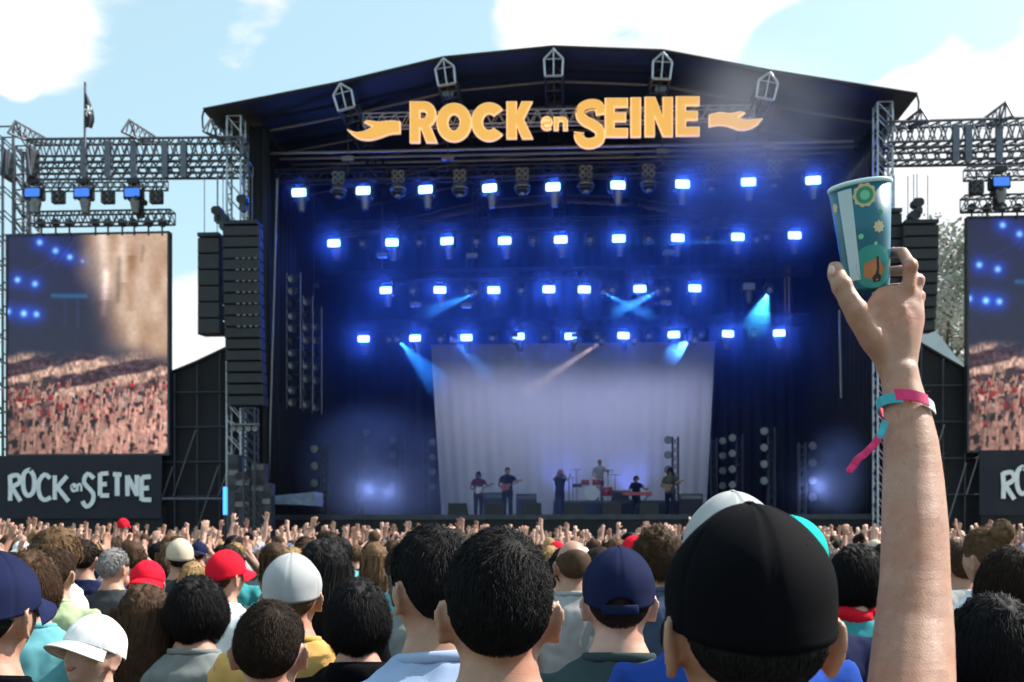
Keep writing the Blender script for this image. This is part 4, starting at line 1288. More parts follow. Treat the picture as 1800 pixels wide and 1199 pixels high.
def riser(u0, u1, v0, ys, d, label):
    a, b2 = S(u0, v0, ys), S(u1, v0, ys)
    o = sroot('riser', (0.5 * (a[0] + b2[0]), ys, DZ), label, 'riser')
    bs = (0.5 * (a[0] + b2[0]), ys, DZ)
    MB().bb((a[0], ys, a[2] - .1), (b2[0], ys + d, a[2])).build('top', 'stage_floor', o, bs)
    k = max(2, int((b2[0] - a[0]) / .9))
    for i in range(k):
        x0, x1 = a[0] + (b2[0] - a[0]) * i / k, a[0] + (b2[0] - a[0]) * (i + 1) / k
        MB().bb((x0 + .008, ys + .02, DZ + .003), (x1 - .008, ys + .06, a[2] - .104)).build('skirt_panel', 'black_cloth', o, bs)
    MB().bb((a[0] + .05, ys + .1, DZ + .004), (b2[0] - .05, ys + d - .1, a[2] - .106)).build('frame', 'black_metal', o, bs)
riser(972, 1198, 880, 6.4, 2.6, 'low black drum riser in the middle of the stage')
for k, u in enumerate((805, 870, 935, 1010, 1075, 1140)):
    p = S(u, 905, 0.9); p[2] = DZ
    o = sone('monitor_wedge', MB().add([(p[0] - .32, .7, DZ + .01), (p[0] + .32, .7, DZ + .01), (p[0] + .32, 1.25, DZ + .01), (p[0] - .32, 1.25, DZ + .01), (p[0] - .32, .7, DZ + .42), (p[0] + .32, .7, DZ + .42), (p[0] + .32, 1.05, DZ + .2), (p[0] - .32, 1.05, DZ + .2)],
             [(3, 2, 1, 0), (0, 1, 5, 4), (4, 5, 6, 7), (6, 2, 3, 7), (1, 2, 6, 5), (0, 4, 7, 3)]), 'speaker', tuple(p), 'black monitor wedge on the stage edge, %s from the left' % ORD[k], 'speaker', 'monitor wedges')
def amp(u, v0, w, ys, label, zb=DZ):
    p = S(u, 905, ys); p[2] = zb
    h = S(u, v0, ys)[2] - zb
    o = sroot('guitar_amplifier', tuple(p), label, 'amplifier', 'amplifiers behind the band')
    MB().cham((p[0], ys + .18, zb + h / 2), (w, .36, h), .03).build('cabinet', 'black_metal', o, p)
    MB().bb((p[0] - w * .44, ys - .02, zb + .06), (p[0] + w * .44, ys - .003, zb + h * .74)).build('grille', 'speaker', o, p)
    MB().bb((p[0] - w * .44, ys - .02, zb + h * .79), (p[0] + w * .44, ys - .003, zb + h * .93)).build('control_panel', 'grey_metal', o, p)
amp(868, 866, 0.8, 5.5, 'guitar amplifier between the two left performers')
amp(925, 868, 0.8, 6.0, 'guitar amplifier right of the dark-dressed performer')
amp(1090, 862, 0.7, 7.4, 'amplifier on the riser right of the drums', S(1090, 880, 7.4)[2])
amp(1215, 868, 0.9, 5.5, 'guitar amplifier at the right of the band')
# drum kit
p = S(1040, 880, 6.7); p[1] = 6.7
o = sroot('drum_kit', tuple(p), 'red drum kit with brass cymbals on the riser', 'drum kit')
def drum(dx, dy, z, r, h, ax, mat='drum_red'):
    c = (p[0] + dx, p[1] + dy, p[2] + z)
    d_ = MB().lathe([(r, -h / 2), (r, h / 2)], c, 20, ax).build('drum', mat, o, p, True)
    MB().lathe([(0, -h / 2 - .004), (r * .97, -h / 2 - .004), (r * 1.03, -h / 2 + .02), (r * 1.03, -h / 2 - .01)], c, 20, ax).build('drum_head', 'white_paint', d_, p)
    MB().lathe([(0, h / 2 + .004), (r * .97, h / 2 + .004), (r * 1.03, h / 2 - .02), (r * 1.03, h / 2 + .01)], c, 20, ax).build('drum_head', 'white_paint', d_, p)
drum(0, 0.1, 0.30, 0.29, 0.42, 'y'); drum(-0.25, 0.05, 0.72, 0.16, 0.24, 'z'); drum(0.2, 0.05, 0.72, 0.17, 0.26, 'z'); drum(0.62, 0.3, 0.36, 0.22, 0.40, 'z'); drum(-0.55, 0.35, 0.62, 0.18, 0.16, 'z', 'grey_metal')
for dx, dy, z, r in ((-0.75, 0.3, 0.95, 0.2), (-0.6, 0.05, 1.25, 0.24), (0.65, 0.1, 1.22, 0.25), (0.95, 0.4, 1.05, 0.27)):
    c = (p[0] + dx, p[1] + dy, p[2] + z)
    MB().lathe([(0, .03), (.05, .025), (r, 0), (r, -.004), (.05, .018), (0, .02)], c, 20).build('cymbal', 'brass', o, p)
    MB().tube((c[0], c[1], p[2]), c, 0.018, 6).build('stand', 'grey_metal', o, p)
def keyboard(u, v, ys, label):
    q = S(u, v, ys)
    oo = sroot('keyboard', (q[0], ys, DZ), label, 'keyboard')
    bs = (q[0], ys, DZ)
    MB().cham((q[0], ys, q[2]), (1.1, .36, .12), .03).build('body', 'drum_red', oo, bs)
    for s in (-1, 1):
        MB().tube((q[0] + s * .45, ys, DZ), (q[0] - s * .45, ys, q[2] - .06), .025).build('leg', 'black_metal', oo, bs)
keyboard(1120, 868, 4.8, 'red keyboard on crossed legs right of the drums')

for o in LIT:                                        # the lit moving heads throw their light down towards the audience
    lr = lamp_child(o, 'SPOT', LAMP_W, (0.02, 0.10, 1.0), (0, -0.30, -0.02), 0.12, math.radians(150), 1.0)
    lr.rotation_euler = Vector((0, -1, -0.5)).to_track_quat('-Z', 'Y').to_euler()
# ================================================================== smoke inside the stage
m = bpy.data.materials.new('stage_smoke'); m.use_nodes = True; M['stage_smoke'] = m
nt = m.node_tree; nt.nodes.remove(nt.nodes['Principled BSDF'])
pv = N(nt.nodes, 'ShaderNodeVolumePrincipled')
pv.inputs['Color'].default_value = (0.9, 0.92, 1.0, 1)
pv.inputs['Anisotropy'].default_value = 0.86
pv.inputs['Density'].default_value = 0.026
nt.links.new(pv.outputs[0], nt.nodes['Material Output'].inputs['Volume'])
mb = MB().bb((XL + 0.5, -0.35, DZ + 0.02), (XR - 0.5, 12.3, 15.3))
SMOKE = sone('stage_smoke', mb, 'stage_smoke', (0, 6, DZ), 'thin blue-lit smoke filling the stage', 'smoke', kind='stuff')

def drift(name, box0, box1, dens, scale, thr, label, an=0.3, seed=0.0):
    m = bpy.data.materials.new(name); m.use_nodes = True
    nt = m.node_tree; nt.nodes.remove(nt.nodes['Principled BSDF'])
    pv = N(nt.nodes, 'ShaderNodeVolumePrincipled')
    pv.inputs['Color'].default_value = (0.86, 0.90, 1.0, 1)
    pv.inputs['Anisotropy'].default_value = an
    tc = N(nt.nodes, 'ShaderNodeTexCoord')
    ns = N(nt.nodes, 'ShaderNodeTexNoise'); ns.noise_dimensions = '4D'
    ns.inputs['W'].default_value = seed
    ns.inputs['Scale'].default_value = scale; ns.inputs['Detail'].default_value = 3; ns.inputs['Roughness'].default_value = 0.55
    nt.links.new(tc.outputs['Object'], ns.inputs['Vector'])
    # fades out towards the edges of its box
    vm = N(nt.nodes, 'ShaderNodeMapping')
    b0, b1 = np.asarray(box0, float), np.asarray(box1, float)
    hs = (b1 - b0) / 2
    vm.inputs['Scale'].default_value = tuple(1 / hs)
    nt.links.new(tc.outputs['Object'], vm.inputs['Vector'])
    ln = N(nt.nodes, 'ShaderNodeVectorMath', operation='LENGTH')
    nt.links.new(vm.outputs[0], ln.inputs[0])
    fall = N(nt.nodes, 'ShaderNodeMapRange', interpolation_type='SMOOTHSTEP')
    fall.inputs['From Min'].default_value = 1.0; fall.inputs['From Max'].default_value = 0.25
    nt.links.new(ln.outputs['Value'], fall.inputs['Value'])
    mr = N(nt.nodes, 'ShaderNodeMapRange')
    mr.inputs['From Min'].default_value = thr; mr.inputs['From Max'].default_value = thr + 0.28
    mr.inputs['To Max'].default_value = dens
    nt.links.new(ns.outputs['Fac'], mr.inputs['Value'])
    mu = N(nt.nodes, 'ShaderNodeMath', operation='MULTIPLY')
    nt.links.new(mr.outputs[0], mu.inputs[0]); nt.links.new(fall.outputs[0], mu.inputs[1])
    nt.links.new(mu.outputs[0], pv.inputs['Density'])
    nt.links.new(pv.outputs[0], nt.nodes['Material Output'].inputs['Volume'])
    M[name] = m
    mb = MB().bb(b0, b1)
    return sone('drifting_smoke', mb, name, tuple((b0 + b1) / 2), label, 'smoke', kind='stuff')
a = S(1080, 500, 1.0); b = S(1560, 50, 1.0)
drift('smoke_high', (a[0], -3.4, a[2]), (b[0], 4.6, b[2]), 0.26, 0.26, 0.35, 'pale smoke drifting out under the right side of the roof', seed=3.0)
a = S(1170, 340, -3.4); b = S(1500, 60, -3.4)
drift('smoke_outer', (a[0], -6.2, a[2]), (b[0], -0.6, b[2]), 0.075, 0.28, 0.40, 'sunlit smoke curling out in front of the right roof edge', seed=11.0)
a = S(520, 905, 2.5); b = S(1290, 800, 2.5)
drift('smoke_band', (a[0], 0.3, DZ - 1.6), (b[0], 5.6, b[2] + .5), 0.16, 0.42, 0.34, 'low pale haze around the band', seed=14.0)
a = S(540, 905, 6); b = S(800, 690, 6)
drift('smoke_low', (a[0] - .6, 0.4, DZ - 1.2), (b[0] + .8, 10.4, b[2]), 0.60, 0.36, 0.35, 'bluish smoke bank on the left of the stage floor', seed=8.0)
a = S(1395, 905, 2.5); b = S(1545, 730, 2.5)
drift('smoke_right', (a[0], -0.2, DZ - .6), (b[0], 4.4, b[2]), 0.8, 0.45, 0.40, 'wispy smoke on the right of the stage floor', seed=5.0)
# ================================================================== people: shapes
def sstep(a, b, x):
    t = np.clip((np.asarray(x, float) - a) / (b - a), 0, 1)
    return t * t * (3 - 2 * t)
def head_radius(D):
    """distance of the head's surface from its centre along unit directions D (x right, y face, z up)"""
    x, y, z = D[:, 0], D[:, 1], D[:, 2]
    a = 0.075 - 0.012 * sstep(-0.1, -0.9, z) * sstep(-0.3, 0.6, y)
    a = a - 0.017 * sstep(-.10, -.75, z) * sstep(.15, -.5, y)
    r = 1.0 / np.sqrt((x / a) ** 2 + (y / 0.096) ** 2 + (z / 0.114) ** 2)
    g = lambda cx, cy, cz, s: np.exp(-((x - cx) ** 2 + (y - cy) ** 2 + (z - cz) ** 2) / (2 * s * s))
    r = r + 0.022 * g(0, .98, -.16, .10) + 0.010 * g(0, .99, .05, .10)              # nose
    r = r + 0.005 * (g(.3, .92, .26, .14) + g(-.3, .92, .26, .14))                  # brow
    r = r - 0.009 * (g(.33, .93, .06, .12) + g(-.33, .93, .06, .12))                # eye sockets
    r = r + 0.006 * g(0, .90, -.43, .10) - 0.003 * g(0, .88, -.50, .05) + 0.008 * g(0, .70, -.72, .16)    # lips, chin
    r = r + 0.004 * (g(.7, .6, -.15, .2) + g(-.7, .6, -.15, .2))                    # cheeks
    r = r - 0.012 * sstep(-.35, -.9, z) * sstep(.1, -.6, y)                         # nape
    return r
HC = np.array([0, 0.012, 1.632])        # head centre of the 1.75 m template
def uvs(n, k):
    th = np.linspace(0.0001, math.pi - 0.0001, k)
    ph = np.arange(n) * 2 * math.pi / n
    D = np.array([(math.sin(t) * math.cos(p), math.sin(t) * math.sin(p), math.cos(t)) for t in th for p in ph])
    Fc = [(i * n + j, (i + 1) * n + j, (i + 1) * n + (j + 1) % n, i * n + (j + 1) % n) for i in range(k - 1) for j in range(n)]
    return D, Fc
def head_parts():
    D, Fc = uvs(40, 30)
    out = [(HC + D * head_radius(D)[:, None], Fc)]
    for s in (-1, 1):
        e0 = HC + np.array([s * .080, -.010, -.012])
        hel = [(.013, .010), (.008, .024), (-.004, .030), (-.015, .021), (-.018, .005), (-.014, -.010), (-.007, -.022), (.001, -.030), (.008, -.026), (.010, -.016)]
        P = [e0 + np.array([s * (.004 - .45 * y_), y_, z_]) for y_, z_ in hel]
        out.append(limb(P, [.004, .0045, .005, .005, .0045, .0042, .0048, .0065, .0055, .004], 8))
        E, Ef = uvs(12, 9)
        V = E * np.array([.0045, .0155, .026])
        V[:, 0] += -.40 * V[:, 1]
        out.append((V * np.array([s, 1, 1]) + e0 + np.array([s * .000, -.002, 0]), Ef if s > 0 else [f[::-1] for f in Ef]))
    return out
def loft(rings, n=28, pw=2.0):
    """rings: (x, y, z, rx, ry)"""
    V = []
    ang = np.arange(n) * 2 * math.pi / n
    for x, y, z, rx, ry in rings:
        c, s = np.cos(ang), np.sin(ang)
        e = 2.0 / pw
        V.append(np.stack([x + rx * np.sign(c) * np.abs(c) ** e, y + ry * np.sign(s) * np.abs(s) ** e, np.full(n, z)], 1))
    V = np.vstack(V)
    k = len(rings)
    Fc = [(i * n + j, i * n + (j + 1) % n, (i + 1) * n + (j + 1) % n, (i + 1) * n + j) for i in range(k - 1) for j in range(n)]
    Fc += [tuple(range(n - 1, -1, -1)), tuple(range((k - 1) * n, k * n))]
    return V, Fc
TORSO = [(0, 0, .84, .135, .10), (0, 0, .92, .165, .118), (0, 0, 1.02, .150, .105), (0, .005, 1.12, .145, .10), (0, .01, 1.22, .158, .108), (0, .008, 1.31, .172, .112),
         (0, 0, 1.395, .180, .102), (0, -.006, 1.445, .160, .084), (0, -.010, 1.482, .112, .072), (0, -.010, 1.512, .076, .066), (0, -.004, 1.545, .060, .061), (0, .004, 1.58, .055, .058), (0, .008, 1.61, .05, .055)]
def hand_parts(wrist, d, thumb, size=1.0, curl=0.25, spread=0.10):
    """open hand: d = along the fingers, thumb = towards the thumb; palm normal = d x thumb"""
    d = nrm(d); t = nrm(np.asarray(thumb, float) - d * np.dot(thumb, d)); nr = np.cross(d, t)
    w = np.asarray(wrist, float)
    out = []
    pts = [w - d * .01, w + d * .03 * size, w + d * .065 * size, w + d * .092 * size]
    out.append(limb(pts, [.027 * size, .036 * size, .043 * size, .038 * size], 12, [(nr, .62), (nr, .45), (nr, .36), (nr, .34)]))
    for k, (off, L) in enumerate(((.030, .072), (.010, .080), (-.011, .074), (-.031, .058))):
        b = w + d * (.088 - abs(off) * .15) * size + t * off * size
        fd = nrm(d + t * (off / .03) * spread)
        p = [b]
        for j in range(3):
            fd = nrm(fd + nr * curl * (0.5 + 0.5 * j))
            p.append(p[-1] + fd * L * size * (0.45, 0.31, 0.24)[j])
        out.append(limb(p, [.0095 * size, .009 * size, .0082 * size, .007 * size], 8))
    b = w + d * .028 * size + t * .026 * size
    fd = nrm(d * .62 + t * .75)
    p = [b, b + fd * .034 * size]
    fd = nrm(fd + d * .45)
    p.append(p[-1] + fd * .03 * size); p.append(p[-1] + nrm(fd + d * .4) * .024 * size)
    out.append(limb(p, [.0135 * size, .012 * size, .0098 * size, .008 * size], 8))
    return out
def arm_parts(sh, el, wr, fat=1.0):
    sh, el, wr = map(lambda q: np.asarray(q, float), (sh, el, wr))
    pts = [sh, frac(sh, el, .3), frac(sh, el, .65), el, frac(el, wr, .25), frac(el, wr, .6), wr]
    return [limb(pts, [r * fat for r in (.056, .051, .046, .040, .042, .034, .026)], 14)]
def leg_parts(s):
    return [limb([(s * .085, 0, .92), (s * .092, .012, .72), (s * .095, .012, .50), (s * .10, -.012, .34), (s * .10, -.012, .09)], [.085, .075, .056, .053, .036], 14),
            limb([(s * .10, -.045, .035), (s * .105, .05, .038), (s * .115, .15, .026)], [.038, .040, .028], 10, [((0, 0, 1), .9)] * 3)]
POSE = {   # per arm: shoulder, elbow, wrist, finger direction, thumb direction (None = default hanging)
    'down': {},
    'clap': {-1: ((-.17, -.01, 1.42), (-.27, .16, 1.42), (-.055, .24, 1.66), (.12, .1, 1), (0.3, -1, 0)), 1: ((.17, -.01, 1.42), (.27, .16, 1.42), (.055, .24, 1.66), (-.12, .1, 1), (-0.3, -1, 0))},
    'both_up': {-1: ((-.165, 0, 1.46), (-.30, .04, 1.68), (-.27, .08, 1.93), (.05, .08, 1), (1, 0, 0)), 1: ((.165, 0, 1.46), (.27, .06, 1.70), (.30, .05, 1.95), (.1, .05, 1), (-1, 0, 0))},
    'right_up': {1: ((.165, 0, 1.46), (.27, .10, 1.66), (.25, .16, 1.91), (-.05, .1, 1), (-1, 0, 0))},
    'left_up': {-1: ((-.165, 0, 1.45), (-.33, .12, 1.56), (-.26, .22, 1.79), (.15, .1, 1), (1, 0, 0))},
    'phone': {-1: ((-.17, 0, 1.43), (-.24, .20, 1.44), (-.06, .36, 1.63), (.1, .1, 1), (1, 0, 0)), 1: ((.17, 0, 1.43), (.24, .20, 1.44), (.06, .36, 1.63), (-.1, .1, 1), (-1, 0, 0))},
    'guitar': {-1: ((-.17, 0, 1.42), (-.34, .10, 1.22), (-.38, .30, 1.20), (.3, .7, .3), (0, 0, 1)), 1: ((.17, 0, 1.42), (.30, .0, 1.14), (.10, .20, 1.02), (-1, .3, -.2), (0, .3, 1))},
}
def pose_arms(pose, hand=True):
    P = POSE[pose]
    out, sleeves = [], []
    for s in (-1, 1):
        if s in P:
            sh, el, wr, hd, th = P[s]
        else:
            sh, el, wr, hd, th = (s * .172, -.005, 1.425), (s * .225, -.02, 1.14), (s * .235, .07, .88), (0, .1, -1), (0, 1, 0)
        out += arm_parts(sh, el, wr)
        if hand:
            out += hand_parts(wr, hd, th)
        sleeves.append((np.asarray(sh, float), np.asarray(el, float)))
    return out, sleeves
def joinp(parts):
    V, Fc, o = [], [], 0
    for v, f in parts:
        V.append(np.asarray(v)); Fc += [tuple(i + o for i in q) for q in f]; o += len(v)
    return np.vstack(V), Fc
def voxel(parts, size, smooth=3, deci=1.0, name='body'):
    """fuses closed parts into one continuous skin"""
    V, Fc = joinp(parts)
    me = bpy.data.meshes.new('raw'); me.from_pydata(V.tolist(), [], Fc)
    o = bpy.data.objects.new('raw', me); COL.objects.link(o)
    r = o.modifiers.new('r', 'REMESH'); r.mode = 'VOXEL'; r.voxel_size = size
    if smooth:
        s = o.modifiers.new('s', 'SMOOTH'); s.iterations = smooth; s.factor = 0.5
    if deci < 1:
        d = o.modifiers.new('d', 'DECIMATE'); d.ratio = deci
    dg = bpy.context.evaluated_depsgraph_get()
    out = bpy.data.meshes.new_from_object(o.evaluated_get(dg))
    out.name = name
    bpy.data.objects.remove(o); bpy.data.meshes.remove(me)
    out.polygons.foreach_set('use_smooth', [True] * len(out.polygons))
    return out
def mesh_np(me):
    V = np.empty(len(me.vertices) * 3); me.vertices.foreach_get('co', V)
    return V.reshape(-1, 3)
def set_np(me, V):
    me.vertices.foreach_set('co', np.asarray(V, float).ravel()); me.update()
from mathutils import noise as mnoise
def wrinkle(me, amp, sc=(14, 14, 9), seed=0.0, drape=0.35):
    V = mesh_np(me)
    Nn = np.empty(len(V) * 3); me.vertices.foreach_get('normal', Nn); Nn = Nn.reshape(-1, 3)
    d = np.array([mnoise.fractal((v[0] * sc[0] + seed, v[1] * sc[1], v[2] * sc[2]), 0.8, 2.0, 3) + drape * math.sin(v[2] * 55 + 9 * v[0] + 5 * mnoise.noise((v[0] * 7, v[1] * 7, v[2] * 6 + seed))) for v in V])
    set_np(me, V + Nn * (d * amp)[:, None])
    return me
def shirt_parts(sleeves, puff=0.014, hem=0.86, sl=0.58, hood=False, tank=False):
    rings = [(x, y, z, rx + puff + (0.02 if z < 1.0 else 0.006), ry + puff + (0.022 if z < 1.1 else 0.008)) for x, y, z, rx, ry in TORSO if hem <= z <= 1.45]
    rings = [(0, 0, hem, .185, .135)] + rings[1:] + [(0, -.010, 1.488, .120, .080), (0, -.008, 1.510, .088, .074)]
    P = [loft(rings)]
    if not tank:
        for sh, el in sleeves:
            c = sh * np.array([.62, 1, 1]) + np.array([0, 0, -.008])
            P.append(limb([c, sh, frac(sh, el, .3), frac(sh, el, sl)], [.058, .066, .064, .066], 16))
    if hood:
        P.append(loft([(0, -.05, 1.42, .11, .06), (0, -.065, 1.47, .105, .065), (0, -.07, 1.52, .085, .05)]))
    return P
TROUSERS = [limb([(s * .088, 0, .93), (s * .095, .012, .72), (s * .098, .012, .50), (s * .104, -.008, .30), (s * .106, -.008, .07)], [.098, .088, .074, .070, .066], 14) for s in (-1, 1)] + [loft([(0, 0, .82, .155, .12), (0, 0, .90, .178, .13), (0, 0, .99, .168, .122)])]

# ------------------------------------------------------------------ hair and hats (head at HC)
def scalp_line(D, low_back=-0.56, side=0.14, front=0.50):
    x, y, z = D[:, 0], D[:, 1], D[:, 2]
    az = np.arctan2(np.abs(x), y)             # 0 = face, pi = back
    return z - np.where(az < 1.1, front + (side - front) * sstep(.45, 1.1, az), side + (low_back - side) * sstep(1.75, 2.5, az))
def scalp_mask(D, **kw):
    """1 on hair-bearing skin"""
    return sstep(-.05, .08, scalp_line(D, **kw))
def hair_shell(thick=.016, rough=.18, seed=0.0, n=64, k=44, taper=True, under=False, **kw):
    D, Fc = uvs(n, k)
    m_ = scalp_mask(D, **kw) if not taper else sstep(.06, .22, scalp_line(D, **kw))
    if under:
        m_ = m_ * sstep(.04, -.03, D[:, 2] - (.15 + .24 * D[:, 1]) - (under if under is not True else 0))
    tf = .25 + .75 * sstep(0, .6, scalp_line(D, **kw)) if taper else 1.0
    nz = np.array([mnoise.fractal(tuple(d * 6 + seed), .9, 2.0, 4) for d in D])
    crown = 1 + .35 * sstep(.2, .9, D[:, 2])
    R = head_radius(D) + m_ * thick * tf * crown * (1 + rough * nz * 3) - (1 - m_) * .006
    return HC + D * R[:, None], Fc
def nrm_rows(A):
    return A / (np.linalg.norm(A, axis=1)[:, None] + 1e-9)
def strands(n, length, width, lift=.017, seed=1, seg=4, messy=.35, gravity=.6, whorl=(0.1, -.45, .9), free=False, trim=True, taper=True, under=False, **kw):
    """thin ribbons combed from the crown over the scalp"""
    r = np.random.default_rng(seed)
    Dr = r.normal(0, 1, (n * 5, 3)); Dr /= np.linalg.norm(Dr, axis=1)[:, None]
    ok_ = scalp_mask(Dr, **kw) > .55
    if taper:
        ok_ = ok_ & (r.random(len(Dr)) < .15 + .85 * sstep(.0, .22, scalp_line(Dr, **kw)))
    if under:
        ok_ = ok_ & (Dr[:, 2] < .13 + .24 * Dr[:, 1] + (under if under is not True else 0))
    Dr = Dr[ok_][:n]
    n = len(Dr)
    tf = .10 + .90 * sstep(0, .6, scalp_line(Dr, **kw)) if taper else np.ones(n)
    wv = nrm(np.asarray(whorl) + r.normal(0, .12, 3))
    P = HC + Dr * (head_radius(Dr) + lift * .55 * tf)[:, None]
    T = Dr - wv * np.sum(Dr * wv, 1)[:, None]                 # away from the whorl
    coh = np.array([mnoise.noise_vector(tuple((p - HC) * 26 + seed)) for p in P]) * 1.6
    T += messy * (.35 * r.normal(0, 1, (n, 3)) + coh)
    L = length * r.uniform(.7, 1.15, n)
    pts = [P]
    for j in range(seg):
        D = P - HC; R = np.linalg.norm(D, axis=1); D = D / R[:, None]
        T = T + np.array([0, 0, -1]) * gravity * (0.4 + .4 * j)
        Tt = T - D * np.sum(T * D, 1)[:, None] * (1.0 if not free else .9)
        Tt /= np.linalg.norm(Tt, axis=1)[:, None] + 1e-9
        P = P + Tt * (L / seg)[:, None]
        D = P - HC; R = np.linalg.norm(D, axis=1); D = D / R[:, None]
        tf = .12 + .88 * sstep(0, .6, scalp_line(D, **kw)) if taper else 1.0
        tgt = head_radius(D) + (lift * (1.0 + .25 * r.normal(0, 1, n)) + (.003 * j * messy)) * tf
        if free:
            low = P[:, 2] < HC[2] - .06
            Pn = HC + D * tgt[:, None]
            P = np.where(low[:, None], P, Pn)
        else:
            P = HC + D * tgt[:, None]
        if trim:
            gone = scalp_mask(nrm_rows(P - HC), **kw) < .3
            P = np.where(gone[:, None], pts[-1], P)
        pts.append(P); T = Tt + r.normal(0, messy * .12, (n, 3)) + coh * messy * .25
    A = np.stack(pts, 1)                                     # n, seg+1, 3
    out = A - HC; out /= np.linalg.norm(out, axis=2)[:, :, None]
    tan = np.gradient(A, axis=1)
    sd = np.cross(tan, out); sd /= np.linalg.norm(sd, axis=2)[:, :, None] + 1e-9
    tw = r.normal(0, .5, (n, 1, 1))
    sd = sd + out * tw
    w = width * np.linspace(1, .25, seg + 1)[None, :, None] * r.uniform(.6, 1.3, (n, 1, 1))
    V = np.stack([A - sd * w, A + sd * w], 2).reshape(-1, 3)
    Fc = []
    m_ = 2 * (seg + 1)
    for i in range(n):
        for j in range(seg):
            a = i * m_ + 2 * j
            Fc.append((a, a + 1, a + 3, a + 2))
    return V, Fc
def mesh_of(parts, name, smooth=True):
    V, Fc = joinp(parts)
    me = bpy.data.meshes.new(name); me.from_pydata(np.asarray(V).tolist(), [], Fc)
    if smooth:
        me.polygons.foreach_set('use_smooth', [True] * len(me.polygons))
    me.update()
    return me
def curtain(length, w=.105, seed=0, fluff=.012):
    """hair that falls behind the neck to the shoulders or lower"""
    zb = HC[2] - length
    rings = []
    for t in np.linspace(0, 1, 9):
        z = HC[2] + .05 + (zb - HC[2] - .05) * t
        back = -.035 - .045 * sstep(0, .6, t)
        rings.append((0.012 * math.sin(t * 5 + seed), back, z, w * (.93 + .12 * math.sin(t * 2.6)) * (1 - .35 * sstep(.75, 1, t)), .078 - .03 * sstep(.2, .8, t)))
    V, Fc = loft(rings, 40)
    for i in range(len(V)):
        q = mnoise.fractal((V[i][0] * 60, V[i][1] * 30, V[i][2] * 7 + seed), .9, 2, 3)
        c = np.array([0, -.05, V[i][2]])
        V[i] = V[i] + nrm((V[i] - c) * np.array([1, 1, 0])) * q * fluff
    return V, Fc
def fall_strands(n, length, width, seed, w=.105, wave=.012):
    r = np.random.default_rng(seed)
    a = r.uniform(math.pi * .92, math.pi * 2.08, n)
    seg = 7
    A = np.zeros((n, seg + 1, 3))
    z0 = HC[2] + r.uniform(-.05, .06, n)
    L = length * r.uniform(.75, 1.1, n) + (z0 - HC[2])
    ph = r.uniform(0, 6.28, n)
    for j in range(seg + 1):
        t = j / seg
        rx = w * (1.0 + .10 * math.sin(t * 2.6)) * (1 - .28 * sstep(.8, 1, t)); ry = .088 - .03 * sstep(.2, .8, t)
        A[:, j, 0] = np.cos(a) * rx * r.uniform(.96, 1.05, n) + wave * np.sin(ph + t * 6)
        A[:, j, 1] = -.035 - .045 * sstep(0, .6, t) + np.sin(a) * ry + wave * .5 * np.cos(ph + t * 6)
        A[:, j, 2] = z0 - L * t
    sd = np.stack([-np.sin(a), np.cos(a), np.zeros(n)], 1)[:, None, :] + r.normal(0, .4, (n, 1, 3))
    wd = width * np.linspace(1, .3, seg + 1)[None, :, None] * r.uniform(.6, 1.3, (n, 1, 1))
    V = np.stack([A - sd * wd, A + sd * wd], 2).reshape(-1, 3)
    m_ = 2 * (seg + 1)
    return V, [(i * m_ + 2 * j, i * m_ + 2 * j + 1, i * m_ + 2 * j + 3, i * m_ + 2 * j + 2) for i in range(n) for j in range(seg)]
def ball(c, r, rough=.1, seed=0.0, n=24, k=16, sq=(1, 1, 1)):
    D, Fc = uvs(n, k)
    R = np.array([1 + rough * mnoise.fractal(tuple(d * 3 + seed), .9, 2, 3) for d in D])
    return np.asarray(c) + D * np.asarray(sq) * (r * R)[:, None], Fc
